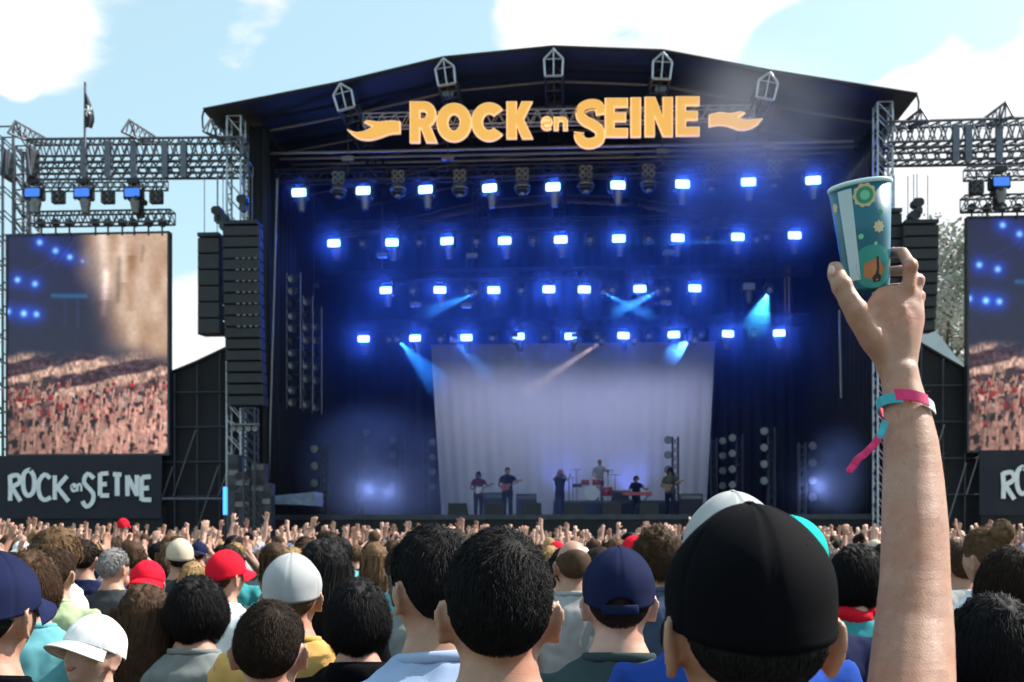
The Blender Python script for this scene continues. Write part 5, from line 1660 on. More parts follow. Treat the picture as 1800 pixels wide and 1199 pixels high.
def hair_mesh(kind, near, seed):
    q = 1.6 if near else .14
    wd = .0007 if near else .0034
    nk = (72, 50) if near else (28, 20)
    S_ = lambda *a, **k: strands(int(a[0] * q), a[1], wd, seed=seed, **k)
    if kind == 'short':
        P = [hair_shell(.011, .22, seed, *nk), S_(9500, .055, lift=.0145, messy=.26, gravity=.35)]
    elif kind == 'crop':
        P = [hair_shell(.0075, .12, seed, *nk), S_(9500, .030, lift=.0105, messy=.20, gravity=.3)]
    elif kind == 'under_cap':
        P = [hair_shell(.006, .1, seed, *nk, under=True), S_(5000, .022, lift=.0075, messy=.20, gravity=.4, under=True)]
    elif kind == 'open_cap':
        P = [hair_shell(.004, .1, seed, *nk, under=.34), S_(5000, .020, lift=.0055, messy=.20, gravity=.4, under=.28)]
    elif kind == 'medium':
        P = [hair_shell(.015, .25, seed, *nk, taper=False, low_back=-.72, side=-.30), S_(8000, .11, lift=.020, messy=.28, gravity=.6, seg=6, trim=False, taper=False, low_back=-.6, side=-.2)]
    elif kind == 'curly':
        P = [hair_shell(.024, .2, seed, *nk, taper=False, low_back=-.7, side=-.35), S_(9000, .035, lift=.024, messy=.75, gravity=.02, trim=False, taper=False, low_back=-.65, side=-.3)]
    elif kind == 'long':
        P = [hair_shell(.018, .2, seed, *nk, taper=False, low_back=-.6, side=-.25), S_(4500, .12, lift=.020, messy=.14, gravity=.8, seg=6, trim=False, taper=False), curtain(.34, .098, seed), fall_strands(int(3500 * q), .36, wd, seed, .100)]
    elif kind == 'bob':
        P = [hair_shell(.020, .2, seed, *nk, taper=False, low_back=-.7, side=-.35), S_(4500, .12, lift=.022, messy=.14, gravity=.8, seg=6, trim=False, taper=False), curtain(.17, .100, seed), fall_strands(int(3000 * q), .19, wd, seed, .104)]
    elif kind == 'bun':
        P = [hair_shell(.012, .12, seed, *nk), S_(4000, .07, lift=.016, messy=.15, gravity=-.15, whorl=(0, 1, -.4)), ball(HC + np.array([.0, -.075, .105]), .042, .25, seed), ]
        V, Fc = strands(int(1500 * q), .05, wd, lift=.0, seed=seed + 3, messy=.9, gravity=0.0)
        V = (V - HC) * .46 + HC + np.array([0, -.075, .105]); P.append((V, Fc))
    elif kind == 'ponytail':
        P = [hair_shell(.012, .12, seed, *nk), S_(4000, .07, lift=.016, messy=.12, gravity=-.1, whorl=(0, 1, -.2)), limb([HC + np.array([0, -.10, .03]), HC + np.array([0, -.145, -.0]), HC + np.array([0.01, -.14, -.09]), HC + np.array([0, -.12, -.20])], [.02, .03, .03, .012], 12)]
    elif kind == 'balding':
        P = [hair_shell(.006, .1, seed, *nk, front=1.3, side=-.05), ]
        D, Fc = uvs(*nk)
        m_ = scalp_mask(D) * sstep(.55, .35, D[:, 2] + .35 * D[:, 1])
        P = [(HC + D * (head_radius(D) + m_ * .009 - (1 - m_) * .006)[:, None], Fc)]
    return mesh_of(P, 'hair')
def cap_parts(back_open=False, brim=1, bucket=False, near=False):
    """baseball cap: crown, brim (separate), button, band; brim=+1 forward, -1 backward"""
    n, k = (96, 22) if near else (36, 9)
    az = np.arange(n) * 2 * math.pi / n                       # 0 = face
    ze = .15 + .24 * np.cos(az)
    if back_open:
        dz = np.abs((az - math.pi)) / .36
        ze = ze + np.where(dz < 1, .30 * np.sqrt(np.clip(1 - dz ** 2, 0, 1)), 0)
    te = np.arccos(np.clip(ze / np.sqrt(1 + ze ** 2), -1, 1))
    Vo, Vi = [], []
    for j in range(k + 1):
        th = te * (1 - j / k) + .02 * (j / k)
        D = np.stack([np.sin(th) * np.sin(az), np.sin(th) * np.cos(az), np.cos(th)], 1)
        seam = np.exp(-((np.abs(((az / (math.pi / 3)) + .5) % 1 - .5)) / .022) ** 2) * (1 if j < k - 1 else 0)
        band = 1.0 if j == 1 else 0.0
        puff = .0125 + .011 * sstep(.1, .75, D[:, 2]) - (.0022 if near else .0012) * seam - .0008 * band + .0012 * np.sin(az * 5 + 7 * j / k) * sstep(.2, .6, D[:, 2])
        R = head_radius(D) + puff
        Vo.append(HC + D * R[:, None]); Vi.append(HC + D * (R - .003)[:, None])
    Vo, Vi = np.vstack(Vo), np.vstack(Vi)
    o_ = len(Vo)
    nf = [(r * n + c, r * n + (c + 1) % n, (r + 1) * n + (c + 1) % n, (r + 1) * n + c) for r in range(k) for c in range(n)]
    nf = [f[::-1] for f in nf] + [tuple(k * n + c for c in range(n))[::-1]]
    rim = [(c, (c + 1) % n, (c + 1) % n + o_, c + o_) for c in range(n)]
    crown = (np.vstack([Vo, Vi]), nf + [tuple(i + o_ for i in f[::-1]) for f in nf] + rim)
    brimV, brimF = [], []
    nb, kb = 20, 5
    for s in range(2):
        for j in range(kb):
            for i in range(nb):
                a = math.radians(-72 + 144 * i / (nb - 1))
                t = j / (kb - 1)
                d = np.array([[math.sin(a), math.cos(a) , .16 + .26 * math.cos(a)]]); d = d / np.linalg.norm(d)
                r0 = (head_radius(d)[0] + .012)
                ext = t * .075 * max(.15, math.cos(a * 1.12))
                p = HC + d[0] * r0 + np.array([math.sin(a) * ext * .25, ext, -.020 * t - .010 * t * (abs(math.sin(a)) ** 2) * 2]) + np.array([0, 0, -.004 * s])
                p[2] += .002
                brimV.append(p)
    of = nb * kb
    for j in range(kb - 1):
        for i in range(nb - 1):
            a = j * nb + i
            brimF += [(a, a + 1, a + nb + 1, a + nb), (of + a + 1, of + a, of + a + nb, of + a + nb + 1)]
    for i in range(nb - 1):
        a = (kb - 1) * nb + i
        brimF.append((a, a + 1, of + a + 1, of + a))
    top = HC + np.array([0, 0, float(head_radius(np.array([[0, 0, 1.0]]))[0]) + .022])
    button = ball(top, .008, 0, 0, 10, 6, (1, 1, .6))
    strap = None
    if back_open:
        a = np.radians(np.linspace(158, 202, 11))
        pts = []
        for s in a:
            d = np.array([[math.sin(s), math.cos(s), -.06]]); d = d / np.linalg.norm(d)
            pts.append(HC + d[0] * (head_radius(d)[0] + .013))
        strap = limb(pts, [.012] * 11, 8, [((nrm(p - HC) * np.array([1, 1, 0])), .3) for p in pts])
    parts = dict(crown=crown, brim=(np.array(brimV), brimF), button=button, strap=strap)
    if brim < 0:
        for kk, pv_ in list(parts.items()):
            if pv_ is not None:
                Vv = np.array(pv_[0]) - HC
                Vv[:, 0] *= -1; Vv[:, 1] *= -1
                Vv[:, 1] -= .006
                parts[kk] = (Vv + HC, pv_[1])
    return parts
def bucket_parts():
    n = 48
    prof = [(.0, .150), (.05, .149), (.078, .138), (.088, .10), (.094, .05), (.098, .035), (.128, .0), (.148, -.022), (.147, -.026), (.126, -.006), (.094, .03), (.088, .04)]
    V, Fc = [], []
    for r, h in prof:
        for i in range(n):
            a = 2 * math.pi * i / n
            V.append(HC + np.array([r * .93 * math.cos(a), r * 1.14 * math.sin(a), h + .004 * math.sin(3 * a + 1) * (r > .1)]))
    for k in range(len(prof) - 1):
        for i in range(n):
            j = (i + 1) % n
            Fc.append((k * n + j, k * n + i, (k + 1) * n + i, (k + 1) * n + j))
    return np.array(V), Fc

# ------------------------------------------------------------------ materials for people
SKIN = []
def skin_mat(name, c):
    m = pmat(name, c, .5, var=.06, scale=14, bump=0, sss=.10, rnd=.07, spec=.35)
    nt = m.node_tree; b = nt.nodes['Principled BSDF']
    src = b.inputs['Base Color'].links[0].from_socket
    tc = N(nt.nodes, 'ShaderNodeTexCoord')
    def noi(sc, det):
        n_ = N(nt.nodes, 'ShaderNodeTexNoise'); n_.inputs['Scale'].default_value = sc; n_.inputs['Detail'].default_value = det
        nt.links.new(tc.outputs['Object'], n_.inputs['Vector']); return n_.outputs['Fac']
    def over(col, fac_socket, lo, hi, amt, base):
        mr = N(nt.nodes, 'ShaderNodeMapRange'); mr.inputs['From Min'].default_value = lo; mr.inputs['From Max'].default_value = hi; mr.inputs['To Max'].default_value = amt
        nt.links.new(fac_socket, mr.inputs['Value'])
        mx = N(nt.nodes, 'ShaderNodeMix', data_type='RGBA'); mx.inputs[7].default_value = col + (1,)
        nt.links.new(mr.outputs[0], mx.inputs[0]); nt.links.new(base, mx.inputs[6]); return mx.outputs[2]
    red = (c[0] * .95, c[1] * .62, c[2] * .55); pale = (min(1, c[0] * 1.18), c[1] * 1.22, c[2] * 1.2); dark = (c[0] * .55, c[1] * .45, c[2] * .4)
    o_ = over(red, noi(16, 3), .45, .75, .75, src)
    o_ = over(pale, noi(42, 3), .5, .75, .6, o_)
    o_ = over(dark, noi(170, 2), .66, .74, .55, o_)                # freckles
    nt.links.new(o_, b.inputs['Base Color'])
    vo = N(nt.nodes, 'ShaderNodeTexVoronoi'); vo.inputs['Scale'].default_value = 520
    nt.links.new(tc.outputs['Object'], vo.inputs['Vector'])
    bp = N(nt.nodes, 'ShaderNodeBump'); bp.inputs['Strength'].default_value = .22; bp.inputs['Distance'].default_value = .0010
    nt.links.new(vo.outputs['Distance'], bp.inputs['Height'])
    b2_ = N(nt.nodes, 'ShaderNodeBump'); b2_.inputs['Strength'].default_value = .22; b2_.inputs['Distance'].default_value = .004
    mp_ = N(nt.nodes, 'ShaderNodeMapping'); mp_.inputs['Scale'].default_value = (9, 9, 60)
    nt.links.new(tc.outputs['Object'], mp_.inputs['Vector'])
    cr_ = N(nt.nodes, 'ShaderNodeTexNoise'); cr_.inputs['Scale'].default_value = 1.0; cr_.inputs['Detail'].default_value = 4
    nt.links.new(mp_.outputs[0], cr_.inputs['Vector'])
    nt.links.new(cr_.outputs['Fac'], b2_.inputs['Height']); nt.links.new(bp.outputs[0], b2_.inputs['Normal'])
    nt.links.new(b2_.outputs[0], b.inputs['Normal'])
    return m
for i, c in enumerate(((0.42, 0.235, 0.165), (0.52, 0.32, 0.24), (0.36, 0.185, 0.125), (0.30, 0.155, 0.10), (0.13, 0.065, 0.042))):
    SKIN.append(skin_mat('skin_%d' % i, c))
HAIRC = {'black': (0.007, 0.006, 0.007), 'dark brown': (0.020, 0.012, 0.008), 'brown': (0.055, 0.030, 0.017), 'light brown': (0.12, 0.068, 0.035), 'blond': (0.30, 0.19, 0.085), 'grey': (0.20, 0.19, 0.185)}
for k_, c in HAIRC.items():
    pmat('hair_' + k_.replace(' ', '_'), c, .68, var=.45, scale=60, bump=.2, bscale=300, bdist=.001, rnd=.15, spec=.12)
CLOTHC = {'black': (0.0028, 0.0028, 0.0042), 'navy': (0.012, 0.016, 0.050), 'white': (0.74, 0.74, 0.76), 'pale grey': (0.34, 0.345, 0.35), 'grey': (0.21, 0.23, 0.23), 'charcoal': (0.045, 0.05, 0.055), 'red': (0.62, 0.012, 0.03), 'royal blue': (0.02, 0.06, 0.30),
          'pale blue': (0.33, 0.42, 0.62), 'teal': (0.05, 0.27, 0.29), 'pale teal': (0.13, 0.36, 0.40), 'turquoise': (0.01, 0.40, 0.36), 'mustard': (0.62, 0.37, 0.12), 'pale green': (0.42, 0.50, 0.30), 'olive': (0.10, 0.105, 0.06), 'pink': (0.62, 0.30, 0.32), 'beige': (0.50, 0.42, 0.32), 'maroon': (0.13, 0.015, 0.02), 'denim': (0.06, 0.085, 0.14), 'dark green': (0.04, 0.065, 0.065)}
for k_, c in CLOTHC.items():
    pmat('cloth_' + k_.replace(' ', '_'), c, .85, var=.22, scale=9, bump=.3, bscale=800, bdist=.0012, spec=.05, rnd=.06)
CM = lambda k: M['cloth_' + k.replace(' ', '_')]
HM = lambda k: M['hair_' + k.replace(' ', '_')]

# ------------------------------------------------------------------ template meshes
BODY, SHIRT = {}, {}
for pz in POSE:
    arms, sl = pose_arms(pz)
    hi = pz == 'down'
    BODY[pz] = voxel(head_parts() + [loft(TORSO)] + arms + leg_parts(-1) + leg_parts(1), .0068 if hi else .0085, 3 if hi else 2, 1.0 if hi else .6)
    SHIRT[pz] = wrinkle(voxel(shirt_parts(sl), .011, 3, name='shirt'), .0068, seed=len(pz))
    SHIRT[pz + '_tank'] = wrinkle(voxel(shirt_parts(sl, puff=.010, tank=True), .012, 3, name='shirt'), .0035, seed=len(pz) + 3) if pz in ('down', 'both_up') else SHIRT[pz]
arms, sl = pose_arms('down')
SHIRT['down_hood'] = wrinkle(voxel(shirt_parts(sl, puff=.022, sl=1.0, hood=True), .011, 4, name='shirt'), .006, seed=9)
TROUSER = wrinkle(voxel(TROUSERS, .014, 4, name='trousers'), .005)
HAIR_NEAR, HAIR_FAR = {}, {}
for i, k_ in enumerate(('short', 'crop', 'medium', 'curly', 'long', 'bob', 'bun', 'ponytail', 'balding', 'under_cap')):
    HAIR_FAR[k_] = hair_mesh(k_, False, i + 1)
for i, k_ in enumerate(('short', 'crop', 'medium', 'curly', 'long', 'bun', 'under_cap', 'open_cap')):
    HAIR_NEAR[k_] = hair_mesh(k_, True, i + 21)
HAIR_NEAR['short_b'] = hair_mesh('short', True, 41)
CAPS = {}
for key, kw in (('near', dict(near=True)), ('near_open', dict(near=True, back_open=True)), ('far', {}), ('far_back', dict(brim=-1))):
    pr = cap_parts(**kw)
    CAPS[key] = {p: mesh_of([v], 'cap_' + p) for p, v in pr.items() if v is not None}
BUCKET = mesh_of([bucket_parts()], 'bucket_hat')
COLLAR = mesh_of([limb([(.084 * math.cos(a), -.008 + .074 * math.sin(a), 1.506 - .010 * math.sin(a)) for a in np.linspace(0, 2 * math.pi, 33)], [.0055] * 33, 8, [((0, 0, 1), 2.0)] * 33)], 'collar')
def eyelets():
    P = []
    for k_ in range(6):
        a = (k_ + .5) * math.pi / 3
        d = nrm((math.sin(a) * .62, math.cos(a) * .62, .78))
        c_ = HC + d * (head_radius(d[None])[0] + .0205)
        t = nrm(np.cross(d, (0, 0, 1))); b_ = np.cross(d, t)
        P.append(limb([c_ + (t * math.cos(q) + b_ * math.sin(q)) * .0042 for q in np.linspace(0, 6.28, 11)], [.0013] * 11, 6))
    return P
EYELET = mesh_of(eyelets(), 'eyelets')

def om(o, mat):
    """per-object material on shared mesh data"""
    if not o.data.materials:
        o.data.materials.append(None)
    o.material_slots[0].link = 'OBJECT'
    o.material_slots[0].material = mat
    return o
def kid(name, me, mat, parent):
    o = bpy.data.objects.new(name, me)
    COL.objects.link(o); o.parent = parent
    return om(o, mat)
def add_cap(root, kind, col, root2=None):
    pr = CAPS[kind]
    c = kid('cap', pr['crown'], CM(col), root)
    kid('brim', pr['brim'], CM(root2 or col), c)
    kid('button', pr['button'], CM(root2 or col), c)
    if kind.startswith('near'):
        kid('eyelet_ring', EYELET, CM(root2 or col), c)['kind'] = 'stuff'
    if 'strap' in pr:
        kid('strap', pr['strap'], CM(root2 or col), c)
    return c
def person(x, y, height, rot, label, pose='down', hair=('short', 'dark brown'), shirt=('down', 'black'), skin=0, cap=None, bucket=None, trousers='denim', near=False, group=None, lean=0.0, z=0.0, body=None, cap2=None):
    r = bpy.data.objects.new('person', None)
    COL.objects.link(r)
    r.empty_display_size = .3
    r.location = (x, y, z)
    s = height / 1.75
    r.scale = (s * random.uniform(.96, 1.05), s * random.uniform(.97, 1.04), s)
    r.rotation_euler = (random.uniform(-.015, .015), lean, rot)
    tag(r, label, 'person', group)
    kid('body', body or BODY[pose], SKIN[skin], r)
    sv_ = shirt[0] if shirt[0] != 'down' else pose
    sh_o = kid('shirt', SHIRT[sv_], CM(shirt[1]), r)
    if near:
        kid('collar', COLLAR, CM(shirt[1]), sh_o)
    kid('trousers', TROUSER, CM(trousers), r)
    if hair:
        kid('hair', (HAIR_NEAR if near and hair[0] in HAIR_NEAR else HAIR_FAR)[hair[0]], HM(hair[1]), r)
    if cap:
        add_cap(r, cap[0], cap[1], cap2)
    if bucket:
        kid('bucket_hat', BUCKET, CM(bucket), r)
    return r
def near_person(u, vtop, d, rot, label, extra=0.0, **kw):
    """stands d metres away; its top shows at row vtop; extra = how far the hat or hair rises over the 1.75 m template"""
    p = W(u, vtop, d)
    h = p[2] / (1.746 + extra) * 1.75
    return person(p[0], d, h, rot, label, near=True, **kw)
# ================================================================== the nearest people, one by one
near_person(877, 925, 1.45, .05, 'person with short black hair and bare neck, just left of the navy cap', .014, hair=('crop', 'black'), shirt=('down', 'charcoal'))
near_person(768, 921, 1.95, .55, 'person with black hair in a pale blue shirt partly behind the short-haired head', .018, hair=('short_b', 'black'), shirt=('down', 'pale blue'))
near_person(1087, 960, 2.35, -.06, 'person in a navy baseball cap and dark green shirt', .024, hair=('open_cap', 'dark brown'), shirt=('down', 'dark green'), cap=('near_open', 'navy'), skin=1)
near_person(474, 1052, 2.2, .03, 'person with cropped dark brown hair in front of the mustard yellow shirt', .016, hair=('crop', 'dark brown'), shirt=('down', 'charcoal'), skin=0)
near_person(514, 972, 2.95, .1, 'person in a pale grey cap and a mustard yellow shirt', .024, hair=('under_cap', 'light brown'), shirt=('down', 'mustard'), cap=('near', 'pale grey'))
near_person(346, 1013, 3.2, -.1, 'person with smooth black hair in a grey shirt', .02, hair=('medium', 'black'), shirt=('down', 'grey'))
near_person(252, 1030, 3.25, .15, 'person with long brown hair falling over the shoulders', .02, hair=('long', 'brown'), shirt=('down', 'beige'))
near_person(-34, 966, 1.95, -.1, 'person in a dark navy cap cut by the left edge of the photo', .024, hair=('under_cap', 'black'), shirt=('down', 'black'), cap=('near', 'navy'))
near_person(52, 968, 3.3, .3, 'person with brown hair in a pale teal shirt beside the white-capped boy', .02, hair=('medium', 'brown'), shirt=('down', 'pale teal'))
near_person(96, 962, 4.6, 0, 'person in a pale green shirt behind the pale teal one', .02, hair=('short', 'brown'), shirt=('down', 'pale green'))
near_person(628, 1018, 2.75, .1, 'person with wavy black hair in a black top left of the bare-necked head', .02, hair=('medium', 'black'), shirt=('down_hood', 'black'))
near_person(566, 950, 3.7, -.1, 'person with long black hair behind the pale grey cap', .02, hair=('long', 'black'), shirt=('down', 'black'))
near_person(1008, 946, 4.4, .1, 'person with balding brown head left of the navy cap', .01, hair=('balding', 'brown'), shirt=('down', 'pale grey'))
near_person(1284, 864, 1.85, .0, 'tall person in a pale grey cap and royal blue shirt hidden by the black cap', .024, hair=('under_cap', 'brown'), shirt=('down', 'royal blue'), cap=('near', 'pale grey'))
near_person(1396, 906, 2.5, -.1, 'person in a turquoise cap showing behind the black cap', .024, hair=('under_cap', 'dark brown'), shirt=('down', 'navy'), cap=('near', 'turquoise'))
o = near_person(1499, 958, 3.5, -.9, 'person in a teal shirt with a red neck scarf beside the raised arm', .02, hair=('medium', 'black'), shirt=('down', 'teal'), skin=1)
sc_ = voxel([limb([HC + np.array([.075 * math.cos(a), -.012 + .07 * math.sin(a), -.118 + .012 * math.sin(3 * a)]) for a in np.linspace(0, 6.0, 16)], [.030] * 16, 10)], .009, 2, name='scarf')
kid('scarf', sc_, CM('red'), o)
near_person(1748, 908, 3.9, .35, 'person with light brown hair bun and a white shirt at the right', .055, hair=('bun', 'light brown'), shirt=('down', 'white'))
near_person(1794, 962, 3.0, .2, 'person with dark brown hair cut by the right edge of the photo', .02, hair=('medium', 'dark brown'), shirt=('down', 'maroon'))
near_person(1752, 1046, 2.05, -.1, 'person with black hair low in the right corner', .02, hair=('medium', 'black'), shirt=('down_hood', 'black'))
near_person(1690, 952, 5.0, 0, 'person in a white shirt just right of the raised arm', .02, hair=('short', 'brown'), shirt=('down', 'white'))
near_person(1160, 925, 4.2, .2, 'person with brown curly hair between the navy and the black cap', .03, hair=('curly', 'brown'), shirt=('down', 'denim'))
# red caps
near_person(260, 984, 5.0, .1, 'person in a red cap behind the long brown hair', .024, hair=('under_cap', 'brown'), shirt=('down', 'black'), cap=('far_back', 'red'))
near_person(398, 966, 4.6, -.5, 'person in a red cap left of the pale grey cap', .024, hair=('under_cap', 'brown'), shirt=('down', 'white'), cap=('far', 'red'))
near_person(1115, 941, 6.4, .3, 'person in a red cap behind the navy cap', .024, hair=('under_cap', 'black'), shirt=('down', 'grey'), cap=('far', 'red'))
near_person(980, 951, 9.5, .3, 'person in a small red cap left of the balding head', .024, hair=('under_cap', 'black'), shirt=('down', 'black'), cap=('far', 'red'))
# boy in a white cap who looks back
o = near_person(150, 1066, 2.9, math.pi - .45, 'boy in a white cap turning back towards the camera', .024, hair=('under_cap', 'brown'), shirt=('down', 'black'), cap=('near', 'white'), skin=1)
o.rotation_euler[0] = .17
o.location.y -= .26; o.location.x -= .055
pmat('eye_white', (0.7, 0.68, 0.66), .3, var=.02, bump=0)
pmat('iris', (0.03, 0.02, 0.015), .2, var=.1, bump=0)
pmat('lips', (0.40, 0.13, 0.12), .5, var=.1, bump=.1)
pmat('brow', (0.04, 0.022, 0.013), .7, var=.3, bump=.3, bscale=300)
def face_pt(dx, dz, lift=0.0):
    d = nrm((dx, math.sqrt(max(0, 1 - dx * dx - dz * dz)), dz))
    return HC + d * (head_radius(d[None])[0] + lift)
for s in (-1, 1):
    e = face_pt(s * .31, .05, -.010)
    ey = kid('eye', mesh_of([ball(e, .0115, 0, 0, 14, 10)], 'eye'), M['eye_white'], o)
    kid('iris', mesh_of([ball(e + np.array([-s * .001, .0075, 0]), .0056, 0, 0, 12, 8)], 'iris'), M['iris'], ey)
    kid('eyelid', mesh_of([limb([face_pt(s * q, .10 - .6 * (q - .31) ** 2 * 6, -.0005) for q in (.20, .26, .31, .37, .43)], [.002, .0035, .004, .0035, .002], 8)], 'eyelid'), SKIN[1], ey)
    kid('eyebrow', mesh_of([limb([face_pt(s * q, z_, .0005) for q, z_ in ((.16, .20), (.26, .235), (.36, .235), (.46, .19))], [.002, .004, .0035, .0015], 8)], 'eyebrow'), M['brow'], o)
kid('mouth', mesh_of([limb([face_pt(q, z_, -.0005) for q, z_ in ((-.24, -.40), (-.14, -.395), (0, -.40), (.14, -.395), (.24, -.40))], [.002, .0045, .005, .0045, .002], 8), limb([face_pt(q, z_, -.0008) for q, z_ in ((-.20, -.425), (-.1, -.45), (0, -.455), (.1, -.45), (.20, -.425))], [.002, .005, .006, .005, .002], 8)], 'mouth'), M['lips'], o)

# ================================================================== the one who holds up the cup
D1 = 1.05
p = W(1322, 884, D1)
s1 = p[2] / (1.746 + .024)
base1 = np.array([p[0], D1, 0.0])
def L1(u, v, d):
    return (W(u, v, d) - base1) / s1
pxr = lambda wpx, d: wpx * d / F / 2 / s1
arm_px = [(1560, 1420, 1.08, 150), (1592, 1300, 1.11, 158), (1602, 1199, 1.15, 147), (1606, 1110, 1.19, 134), (1608, 1020, 1.22, 118), (1608, 930, 1.25, 112), (1605, 850, 1.28, 103), (1601, 780, 1.30, 92), (1594, 725, 1.315, 78), (1585, 680, 1.325, 66), (1580, 650, 1.33, 64)]
parts = [limb([L1(u, v, d) for u, v, d, w in arm_px], [pxr(w, d) for u, v, d, w in arm_px], 18)]
# palm: back of the hand faces the camera, cup rests in the web between thumb and fingers
tocam = np.array([0, 1.0, .25])
palm = [(1578, 655, 1.33, 66), (1574, 622, 1.335, 84), (1570, 585, 1.34, 104), (1572, 552, 1.345, 112), (1580, 530, 1.35, 96)]
parts.append(limb([L1(u, v, d) for u, v, d, w in palm], [pxr(w, d) for u, v, d, w in palm], 18, [(tocam, .72), (tocam, .58), (tocam, .48), (tocam, .42), (tocam, .40)]))
fing = {
    'index': [(1586, 545, 1.345, 30), (1597, 505, 1.335, 28), (1600, 466, 1.335, 26), (1586, 444, 1.36, 24), (1566, 444, 1.39, 22), (1552, 450, 1.405, 18)],
    'middle': [(1598, 560, 1.35, 30), (1609, 525, 1.345, 28), (1611, 492, 1.355, 26), (1596, 476, 1.385, 24), (1572, 476, 1.41, 22), (1552, 480, 1.42, 18)],
    'ring': [(1602, 580, 1.355, 29), (1613, 550, 1.36, 27), (1613, 520, 1.375, 25), (1596, 506, 1.40, 23), (1570, 506, 1.42, 20), (1552, 510, 1.425, 17)],
    'little': [(1600, 602, 1.36, 26), (1610, 578, 1.37, 24), (1608, 553, 1.385, 22), (1592, 540, 1.405, 20), (1570, 536, 1.415, 18), (1552, 536, 1.42, 15)],
    'thumb': [(1562, 634, 1.335, 50), (1534, 596, 1.325, 52), (1508, 556, 1.318, 46), (1492, 526, 1.318, 42), (1478, 500, 1.325, 38), (1470, 482, 1.335, 37), (1467, 468, 1.343, 30)],
    'web': [(1520, 562, 1.33, 34), (1540, 548, 1.34, 34), (1566, 540, 1.345, 34)],
}
# knuckles and tendons that show on the back of the hand
for u, v, d, w in ((1590, 535, 1.336, 26), (1601, 548, 1.342, 26), (1606, 568, 1.348, 25), (1603, 590, 1.354, 22), (1600, 468, 1.333, 29), (1612, 494, 1.352, 28), (1614, 522, 1.372, 27), (1506, 546, 1.315, 40), (1480, 503, 1.322, 38)):
    parts.append(ball(L1(u, v, d), pxr(w, d) * 1.06, 0, 0, 12, 8))
for (u0, v0), (u1, v1) in (((1588, 540), (1576, 625)), ((1598, 555), (1580, 630)), ((1602, 575), (1585, 635)), ((1530, 585), (1562, 648))):
    parts.append(limb([L1(u0, v0, 1.325), L1((u0 + u1) / 2, (v0 + v1) / 2, 1.3195), L1(u1, v1, 1.322)], [.0055, .0048, .0045], 8))
for k_, q in fing.items():
    P_ = [L1(u, v, d) for u, v, d, w in q]
    R_ = [pxr(w, d) * .91 for u, v, d, w in q]
    P2, R2 = [], []
    for i in range(len(P_) - 1):
        P2 += [P_[i], frac(P_[i], P_[i + 1], .5)]; R2 += [R_[i], (R_[i] + R_[i + 1]) / 2 * .96]
    P2.append(P_[-1]); R2.append(R_[-1])
    parts.append(limb(P2, R2, 12))
arms, sl = pose_arms('down', True)
half = [a for a in (arm_parts((-.17, -.005, 1.41), (-.225, -.02, 1.13), (-.235, .07, .88)) + hand_parts((-.235, .07, .88), (0, .1, -1), (0, 1, 0)))]
sh1 = L1(1560, 1420, 1.08)
parts.append(limb([(.08, 0, 1.36), (.14, 0, 1.40), sh1], [.07, .066, .062], 14))
body1 = voxel(head_parts() + [loft(TORSO)] + parts + half + leg_parts(-1) + leg_parts(1), .0042, 3)
o1 = person(base1[0], base1[1], 1.75 * s1, 0, 'person in a black cap holding a teal cup high in the right hand', hair=None, body=body1, shirt=('down', 'black'), near=True)
o1.rotation_euler = (0, 0, 0)
o1.scale = (s1, s1, s1)
for c in list(o1.children):
    if c.name.startswith('shirt'):
        c.data = wrinkle(voxel(shirt_parts([(np.array([-.17, -.005, 1.41]), np.array([-.225, -.02, 1.13])), (np.array([.17, 0, 1.42]), L1(1596, 1290, 1.11))], sl=.55), .009, 4, name='shirt'), .0045, seed=2)
        om(c, CM('navy'))
hd = kid('hair', HAIR_NEAR['under_cap'], HM('black'), o1)
cp1 = add_cap(o1, 'near', 'black')
# fine hairs on the forearm
Vb = mesh_np(body1); Nb = np.empty(len(Vb) * 3); body1.vertices.foreach_get('normal', Nb); Nb = Nb.reshape(-1, 3)
sel = np.where((Vb[:, 2] > L1(1606, 1150, 1.19)[2]) & (Vb[:, 2] < L1(1585, 690, 1.32)[2]) & (Vb[:, 0] > .1) & (np.linalg.norm(Vb[:, :2] - HC[:2], axis=1) > .13))[0]
rh = np.random.default_rng(3)
sel = rh.choice(sel, 700)
Vh, Fh = [], []
for i_ in sel:
    p_ = Vb[i_] + rh.normal(0, .0015, 3); n_ = Nb[i_]
    t_ = nrm(np.cross(n_, (0, 0, 1)) * rh.choice((-1, 1)) * .6 + np.array([0, 0, .9]) + rh.normal(0, .3, 3)); t_ = nrm(t_ - n_ * np.dot(t_, n_))
    w_ = nrm(np.cross(n_, t_)) * .00010
    l_ = rh.uniform(.006, .013)
    q0, q1, q2 = p_, p_ + (t_ * .6 + n_ * .25) * l_, p_ + (t_ * 1.0 + n_ * .22) * l_
    b0 = len(Vh)
    Vh += [q0 - w_, q0 + w_, q1 + w_ * .8, q1 - w_ * .8, q2]
    Fh += [(b0, b0 + 1, b0 + 2, b0 + 3), (b0 + 3, b0 + 2, b0 + 4)]
kid('arm_hair', mesh_of([(np.array(Vh), Fh)], 'arm_hair'), HM('light brown'), o1)['kind'] = 'stuff'
# nail on the thumb
nl = L1(1462, 476, 1.324)
kid('thumb_nail', mesh_of([ball(nl, .0065, 0, 0, 12, 8, (.7, .5, 1.1))], 'nail'), pmat('nail', (.62, .42, .36), .25, var=.05, bump=0, coat=.4), o1)
